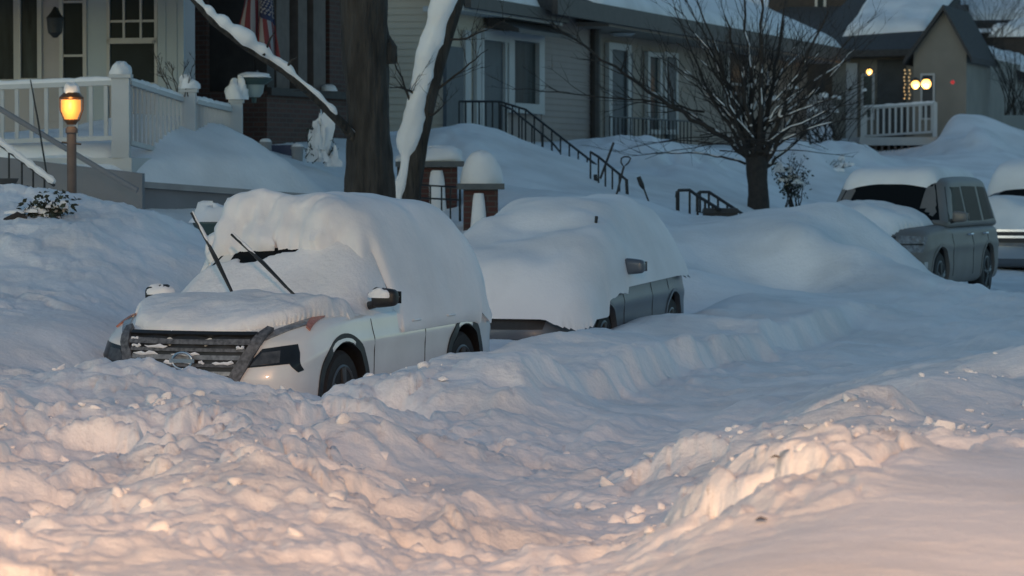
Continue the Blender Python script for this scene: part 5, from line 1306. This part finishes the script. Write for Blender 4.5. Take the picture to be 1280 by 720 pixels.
bulb_lamp('round pale lamp on the low dark house at the right edge', 1237, 100, 109, .105, 'pale_bulb', 4, (1, .78, .5))
bulb_lamp('small dim lamp left of the pale lamp on the low dark house', 1225, 101, 109, .06, 'dim_bulb', 1, (1, .78, .5))
# tall dark house behind the roofs
T7 = 128.0
h7, c0_, c1_, z7 = end_house('tall_house', 'tall dark house rising behind the roofs at the top right', T7, 960, 1150, -60, 'dark_wood', 10)
for a, b in ((1018, 1032), (1098, 1106), (1116, 1130)): win_t(h7, T7-.02, a, b, -5, 20, 1, (), .1)
mb = MB(); e0, e1 = dpx(1180, T7-6), dpx(940, T7-6); ze = zat(38, e0, T7-6)
mb.hexa([dt(e0, T7-8, ze-.6), dt(e1, T7-8, ze-.6), dt(e1, T7-.1, ze+.9), dt(e0, T7-.1, ze+.9), dt(e0, T7-8, ze-.3), dt(e1, T7-8, ze-.3), dt(e1, T7-.1, ze+1.2), dt(e0, T7-.1, ze+1.2)]); mb.build('lower_roof', 'shingle', h7)
h8, f0_, f1_, z8 = end_house('snowy_roof_house', 'house with a broad snow-covered roof at the top right corner', 138, 1150, 1330, 40, 'dark_wood', 12)
mb = MB(); z0 = zat(36, f0_, 138)
mb.hexa([dt(f0_-1, 137.2, z0), dt(f1_+.5, 137.2, z0), dt(f1_+.5, 148, z0+4), dt(f0_-1, 148, z0+4), dt(f0_-1, 137.2, z0+.25), dt(f1_+.5, 137.2, z0+.25), dt(f1_+.5, 148, z0+4.25), dt(f0_-1, 148, z0+4.25)]); mb.build('roof', 'shingle', h8)
snow_on_quad(h8, [dt(f0_-.9, 137.4, z0+.27), dt(f1_+.4, 137.4, z0+.27), dt(f1_+.4, 147.8, z0+4.2), dt(f0_-.9, 147.8, z0+4.2)], .35, 11)
h9, k0_, k1_, z9 = end_house('dark_shed', 'small dark building under snow at the right edge above the pale lamp', 124, 1240, 1330, 46, 'dark_wood', 6)
snow_on_quad(h9, [dt(k0_-.2, 123.8, z9), dt(k1_+.2, 123.8, z9), dt(k1_+.2, 130, z9+.5), dt(k0_-.2, 130, z9+.5)], .4, 14)

# ---------------------------------------------------------------- trees
def bez(a, b, c, n): return [(a*(1-k/n)**2+b*2*(k/n)*(1-k/n)+c*(k/n)**2) for k in range(n+1)]
def wob(pts, amp, seed):
    rr = random.Random(seed); n = len(pts)
    return [p+Vector((rr.uniform(-amp, amp), rr.uniform(-amp, amp), rr.uniform(-amp, amp)*.6))*(1 if 0 < i < n-1 else 0) for i, p in enumerate(pts)]
def twigs(mb, pts, r0, rr, n, ln, up=.35, depth=1, plane=.6):
    """side shoots along a limb"""
    m = len(pts)
    for k in range(n):
        f = rr.uniform(.25, 1); i = min(m-2, int(f*(m-1))); p = pts[i].lerp(pts[i+1], f*(m-1)-i)
        tg = (pts[i+1]-pts[i]).normalized()
        side = Vector((rr.uniform(-1, 1), rr.uniform(-1, 1)*plane, rr.uniform(-.4, .8)))
        d = (tg*.8+side*.8+Vector((0, 0, up))).normalized(); L = ln*rr.uniform(.5, 1.2)*(1.15-.5*f)
        q = wob(bez(p, p+d*L*.5, p+d*L+Vector((rr.uniform(-.12, .12), 0, rr.uniform(-.1, .16)))*L, 5), L*.03, rr.random())
        r = max(.004, r0*(1-.6*f)*.45)
        mb.tube(q, [r*(1-.75*i/5) for i in range(6)], 5, cap=False)
        if depth > 0: twigs(mb, q, r, rr, 3, L*.5, up*.6, depth-1, plane)
def snow_line(pts, rads, lo, hi, seed, thr=.35, k=1.0):
    """snow lying along the upper side of a limb"""
    mb = MB(); rr = np.random.default_rng(seed); run = []; n = len(pts)
    fine = []; fr = []
    for i in range(n-1):
        for s in range(4): fine.append(pts[i].lerp(pts[i+1], s/4)); fr.append(rads[i]*(1-s/4)+rads[i+1]*s/4)
    fine.append(pts[-1]); fr.append(rads[-1]); m = len(fine)
    def flush(run):
        if len(run) > 2:
            rs = [q[1] for q in run]; rs[0] *= .25; rs[-1] *= .25
            mb.tube([q[0] for q in run], rs, 7, flat=.8)
    for i in range(int(lo*(m-1)), int(hi*(m-1))+1):
        v = float(vnoise(np.array(i*.55), np.array(seed*1.7), seed))
        if v > thr: run.append((fine[i]+Vector((0, -fr[i]*.25, fr[i]*.75)), fr[i]*k*(.55+.5*v)))
        else: flush(run); run = []
    flush(run); return mb
# big street trunk behind the white crossover
tb = P(464, 240, 42); tr = thing('street_tree', 'big dark street tree trunk rising behind the white crossover', 'tree', (tb.x, tb.y, gz(tb.x, tb.y)))
pts = [Vector((tb.x, tb.y, .8)), P(463, 232, 42), P(460, 160, 42), P(457, 90, 42), P(455, 20, 42), P(456, -60, 42), P(470, -180, 42)]
rad = [.36, .30, .265, .27, .29, .30, .22]
def bark_tube(pts, rad, n, seed, amp=.05):
    fine, fr = [], []
    for i in range(len(pts)-1):
        for s in range(8): fine.append(pts[i].lerp(pts[i+1], s/8)); fr.append(rad[i]*(1-s/8)+rad[i+1]*s/8)
    fine.append(pts[-1]); fr.append(rad[-1]); mb = MB().tube(fine, fr, n)
    for i, v in enumerate(mb.v):
        k, j = divmod(i, n); c = fine[k]; w = 2*math.pi*j/n
        f = 1+amp*float(fbm(np.array(math.cos(w)*2.2+9), np.array(k*.22+math.sin(w)*2.2), seed, 3))+amp*.7*abs(float(fbm(np.array(math.cos(w)*7), np.array(k*.05+math.sin(w)*7), seed+4, 2)))
        mb.v[i] = tuple(c+(Vector(v)-c)*f)
    return mb
bark_tube(pts, rad, 40, 3, .12).build('trunk', 'bark', tr, True)
kn = MB(); kn.dome(P(484, 78, 42.1), .13, .16, .16, seed=61, rough=.3); kn.tube([P(486, 80, 42), P(486, 60, 42), P(482, 45, 42)], [.1, .11, .05], 12); kn.build('burl', 'bark', tr, True)
lim = MB(); rr = random.Random(3)
l1 = [P(446, 178, 41.9), P(428, 158, 41.7), P(395, 122, 41.4), P(355, 88, 41.2), P(310, 60, 41), P(268, 28, 40.8), P(240, -4, 40.6), P(190, -60, 40.2)]
r1 = [.075, .06, .055, .05, .05, .045, .04, .02]
lim.tube(wob(l1, .02, 5), r1, 9)
for dx, dz, L in ((-1, .9, 2.6), (1, 1, 2.8), (.2, 1.1, 3), (-.5, 1.2, 2.6)):
    b_ = pts[-1]; q = wob(bez(b_, b_+Vector((dx*.8, 0, L*.5)), b_+Vector((dx*L*.8, dx*.5, L)), 8), .06, dx+3); lim.tube(q, [.17*(1-.85*i/8) for i in range(9)], 8); twigs(lim, q, .08, rr, 9, 1.3, .3, 1, 1)
for a, b in ((P(356, 88, 41.2), P(372, 72, 41)), (P(390, 118, 41.4), P(368, 114, 41.1)), (P(330, 70, 41), P(344, 40, 41))): lim.tube([a, a.lerp(b, .6)+Vector((0, 0, .03)), b], [.02, .014, .005], 6)
lim.build('limb', 'bark', tr, True)
sq, sr = [], []
for k in range(90):
    f = k/89*(len(l1)-1); i = min(int(f), len(l1)-2); p = l1[i].lerp(l1[i+1], f-i)
    px = 640+F*p.x/p.y; thick = .05+.075*math.exp(-((px-312)/36)**2)
    v = .6+.9*float(vnoise(np.array(k*.33), np.array(3.), 4))
    r = thick*v*(1 if .02 < k/89 else .3)
    sq.append(p+Vector((0, -.02, .03+r*.45))); sr.append(max(.012, r))
MB().tube(sq, sr, 10, flat=.75).build('snow', 'soft_snow', tr, True, sharp=0)
# leaning trunk plastered with snow on its left flank
lt_ = thing('leaning_tree', 'leaning tree trunk plastered with snow along its left side', 'tree', (P(512, 240, 46).x, 46, 1.2))
lp_ = [P(500, 285, 46), P(514, 240, 46), P(524, 180, 46), P(536, 120, 46), P(552, 60, 46), P(570, 0, 46), P(590, -70, 46), P(600, -160, 46)]
lr_ = [.15, .125, .115, .115, .115, .11, .10, .08]
bark_tube(lp_, lr_, 24, 8, .10).build('trunk', 'bark', lt_, True)
b2 = [P(502, 250, 46.05), P(505, 215, 46.05), P(515, 165, 46.1)]; 
MB().tube(b2, [.09, .08, .05], 10).build('trunk_stub', 'bark', lt_, True)
sp_ = []; sr_ = []
for k in range(41):
    f = k/40*5.6; i = int(f); p = lp_[i+0].lerp(lp_[i+1], f-i); sp_.append(p+Vector((-.13-.02*float(vnoise(np.array(k*.3), np.array(5.), 2)), -.035, .05))); sr_.append((.135+.07*(float(fbm(np.array(k*.23), np.array(2.), 9, 3))))*(1.15 if k > 12 else .8))
sr_ = [r*.95*(.55+.45*ss(.0, .5, abs(k/40-.27)*5)) for k, r in enumerate(sr_)]
mbs = MB().tube(sp_, sr_, 26)
for i_, v in enumerate(mbs.v):
    k, j = divmod(i_, 26); w = 2*math.pi*j/26; c = sp_[k]
    f = 1+.3*float(fbm(np.array(k*.3+5), np.array(math.sin(w)*1.6), 31, 4))
    mbs.v[i_] = tuple(c+(Vector(v)-c)*f)
mbs.build('snow', 'soft_snow', lt_, True, sharp=0)
tw = MB(); rr = random.Random(9)
for a, b, c in (((556, 48), (575, 60), (640, 20)), ((534, 140), (545, 150), (556, 128)), ((540, 118), (580, 85), (610, 62)), ((520, 150), (500, 90), (484, 55)), ((530, 125), (505, 105), (486, 110))):
    q = wob(bez(P(*a, 46), P(*b, 45.8), P(*c, 45.5), 8), .02, a[0]); tw.tube(q, [.022*(1-.8*i/8) for i in range(9)], 6); twigs(tw, q, .016, rr, 7, .55, .1, 1)
tw.build('twigs', 'dark_bark', lt_, True)
# many-stemmed bare tree in front of the tan house
bt0 = P(948, 272, 58); bt = thing('bare_tree', 'bare many-stemmed small tree dusted with snow before the tan house', 'tree', (bt0.x, bt0.y, bt0.z))
tk = bark_tube([P(949, 285, 58), P(948, 262, 58), P(947, 225, 58), P(946, 196, 58)], [.20, .185, .165, .19], 22, 12, .14)
tk.build('trunk', 'dark_bark', bt, True)
st_ = MB(); br_ = MB(); sn_ = MB(); rr = random.Random(21)
stems = [(a_, b_, c_, r_*.72) for a_, b_, c_, r_ in [((938, 200), (925, 160), (880, 60), .075), ((942, 196), (935, 120), (905, 20), .085), ((944, 196), (940, 100), (925, -20), .08), ((948, 198), (955, 100), (950, -30), .09),
         ((950, 198), (965, 110), (985, -10), .085), ((953, 200), (985, 120), (1035, 15), .085), ((955, 204), (990, 150), (1065, 45), .07), ((934, 196), (905, 170), (828, 120), .07),
         ((930, 190), (890, 130), (842, 10), .06), ((956, 210), (1000, 170), (1070, 118), .05), ((932, 205), (880, 185), (790, 195), .032), ((946, 196), (952, 130), (972, 30), .06), ((940, 196), (915, 120), (865, -20), .06),
         ((955, 205), (975, 140), (1010, 60), .06)]]
for k, (a, b, c, r) in enumerate(stems):
    dz = rr.uniform(-1.1, 1.1)
    q = wob(bez(P(*a, 58), P(*b, 58+dz*.5), P(*c, 58+dz), 12), .035, k+40); rd = [r*(1-.78*(i/12)**.8) for i in range(13)]
    o_ = MB().tube(q, rd, 8).build('stem', 'dark_bark', bt, True)
    twigs(br_, q, r*.55, rr, 12, 1.2, .26, 1)
    s = snow_line(q, rd, .06, .75, k+3, .40 if k % 3 else .3, .95)
    if s.v: s.build('snow', 'soft_snow', o_, True, sharp=0)
for k in range(22):
    a = rr.uniform(0, 1); e = (rr.uniform(800, 1095), rr.uniform(-5, 175)); b0 = (940+rr.uniform(-12, 14), rr.uniform(150, 200))
    mid = ((b0[0]+e[0])/2+(10 if e[0] < 940 else -10), (b0[1]+e[1])/2-rr.uniform(-10, 25)); dz = rr.uniform(-1.2, 1.2)
    q = wob(bez(P(*b0, 58), P(*mid, 58+dz*.5), P(*e, 58+dz), 10), .04, k+140); rd = [.03*(1-.8*(i/10)**.8) for i in range(11)]
    o_ = MB().tube(q, rd, 6).build('stem', 'dark_bark', bt, True); twigs(br_, q, .026, rr, 9, .9, .2, 1)
    s = snow_line(q, [r*1.15 for r in rd], .1, .85, k+33, .36, 1.0)
    if s.v: s.build('snow', 'soft_snow', o_, True, sharp=0)
q = wob(bez(P(915, 178, 58), P(820, 125, 57.5), P(690, 28, 57), 16), .04, 77); rd = [.045*(1-.7*i/16) for i in range(17)]
MB().tube(q, rd, 7).build('stem', 'dark_bark', bt, True); twigs(br_, q, .04, rr, 26, 1.1, .02, 1)
q = wob(bez(P(880, 140, 58), P(780, 118, 57.5), P(640, 112, 57), 14), .04, 79)
MB().tube(q, [.022*(1-.7*i/14) for i in range(15)], 6).build('stem', 'dark_bark', bt, True); twigs(br_, q, .025, rr, 14, .9, .0, 1)
for k in range(16):
    a = rr.uniform(-.5, .5); p = P(900+rr.uniform(-30, 90), 172+rr.uniform(-10, 18), 57.6); e = p+Vector((rr.choice((-1, -1, 1))*rr.uniform(.5, 1.7), rr.uniform(-.4, .2), rr.uniform(-.3, .15)))
    q = wob(bez(p, p.lerp(e, .5)+Vector((0, 0, .12)), e, 6), .03, k); br_.tube(q, [.012*(1-.7*i/6) for i in range(7)], 5, cap=False); twigs(br_, q, .012, rr, 4, .4, 0, 0)
br_.build('twigs', 'dark_bark', bt, True)
# shrubs
def shrub(name, label, c, n, h, spread, seed, leaf=False, r=.012, m='dark_bark', snow=0):
    o = thing(name, label, 'shrub', c); rr = random.Random(seed); mb = MB(); lf = MB(); sn = []
    for k in range(n):
        e = c+Vector((rr.uniform(-1, 1)*spread, rr.uniform(-.7, .5)*spread, h*rr.uniform(.4, 1.1))); mid = c.lerp(e, .5)+Vector((rr.uniform(-.1, .1), 0, .12*h))
        q = wob(bez(c+Vector((rr.uniform(-.3, .3)*spread, 0, -.1)), mid, e, 6), .02, seed+k); mb.tube(q, [r*(1-.7*i/6) for i in range(7)], 5, cap=False); twigs(mb, q, r*.8, rr, 4, h*.35, .1, 1)
        if leaf:
            for _ in range(22):
                p = q[rr.randint(2, 6)]+Vector((rr.uniform(-.12, .12), rr.uniform(-.1, .1), rr.uniform(-.1, .1))); a = Vector((rr.uniform(-1, 1), rr.uniform(-1, 1), rr.uniform(-1, .5))).normalized()*.07; b_ = a.cross(Vector((rr.random(), .3, rr.random()))).normalized()*.022
                lf.add([p, p+a*.5+b_, p+a, p+a*.5-b_], [(0, 1, 2, 3)])
        if snow and rr.random() < snow: sn.append((q[rr.randint(3, 6)], rr.uniform(.05, .13), rr.uniform(.05, .1), rr.uniform(.04, .09), 10, 4, k, .4))
    mb.build('branches', m, o, True)
    if leaf: lf.build('leaves', 'leaf', o)
    for a_ in sn: MB().dome(*a_).build('snow', 'soft_snow', o, True)
    return o
shrub('buried_shrub', 'leafy evergreen shrub poking from snow right of the bare tree', P(990, 252, 60), 14, .75, .45, 3, True, snow=.5)
shrub('twiggy_shrub', 'tangled leafless shrub below the grey house porch', P(1035, 190, 80), 46, 1.7, 1.5, 4, snow=.25)
shrub('twiggy_shrub', 'small bare shrub in the snow left of the grey utility vehicle', P(1030, 222, 70), 12, .5, .6, 6, snow=.5)
shrub('twiggy_shrub', 'spindly bare bush at the upper right edge by the pale lamp', P(1268, 140, 104), 40, 2.6, 1.2, 8)
shrub('twiggy_shrub', 'tall bare twigs before the snowy roof at the top right corner', P(1240, 60, 118), 34, 2.2, 2.0, 9)
shrub('flattened_shrub', 'dark crushed shrub half buried in the snow mound at left', P(55, 292, 33.2), 30, .28, .22, 12, True, .012, snow=.5)
sh = thing('bent_branch', 'dark bent branch arching out of the snow mound at the left edge', 'branch', P(8, 300, 33)); MB().tube([P(-6, 291, 33), P(8, 276, 33), P(22, 268, 33), P(34, 272, 33)], [.03, .035, .03, .012], 8).tube([P(8, 276, 33), P(6, 290, 33), P(7, 302, 33)], [.025, .025, .025], 8).build('branch', 'dark_bark', sh, True)
MB().dome(P(18, 267, 33.05), .1, .06, .04, seed=5).build('snow', 'soft_snow', sh, True)
shrub('snag', 'dark tuft of stems on top of the left snow mound', P(70, 272, 34.2), 16, .22, .12, 14, True, .012)
# a bare sapling leaning over the porch
shrub('porch_sapling', 'thin bare sapling twigs against the pale corner pilaster', P(225, 112, 46.2), 7, .55, .5, 16, False, .008)
# fallen leaf on the snow
for px, py, Z in ((952, 650, None), (970, 606, None)):
    Z = 2.1-.8; Zd = Z*F/(py-HY); q = P(px, py, Zd); q.z = gz(q.x, q.y)+.012
    o = MB().add([q+Vector((-.02, 0, 0)), q+Vector((0, -.02, .006)), q+Vector((.024, 0, .002)), q+Vector((0, .022, .008)), q+Vector((-.02, 0, -.004)), q+Vector((0, -.02, .002)), q+Vector((.024, 0, -.002)), q+Vector((0, .022, .004))], [(0, 1, 2, 3), (7, 6, 5, 4), (0, 4, 5, 1), (1, 5, 6, 2), (2, 6, 7, 3), (3, 7, 4, 0)]).build('fallen_leaf', 'dry_leaf', None)
    tag(o, 'larger brown dead leaf on the ridge of the right snow bank' if py > 640 else 'tiny brown leaf higher up on the right snow bank', 'leaf')
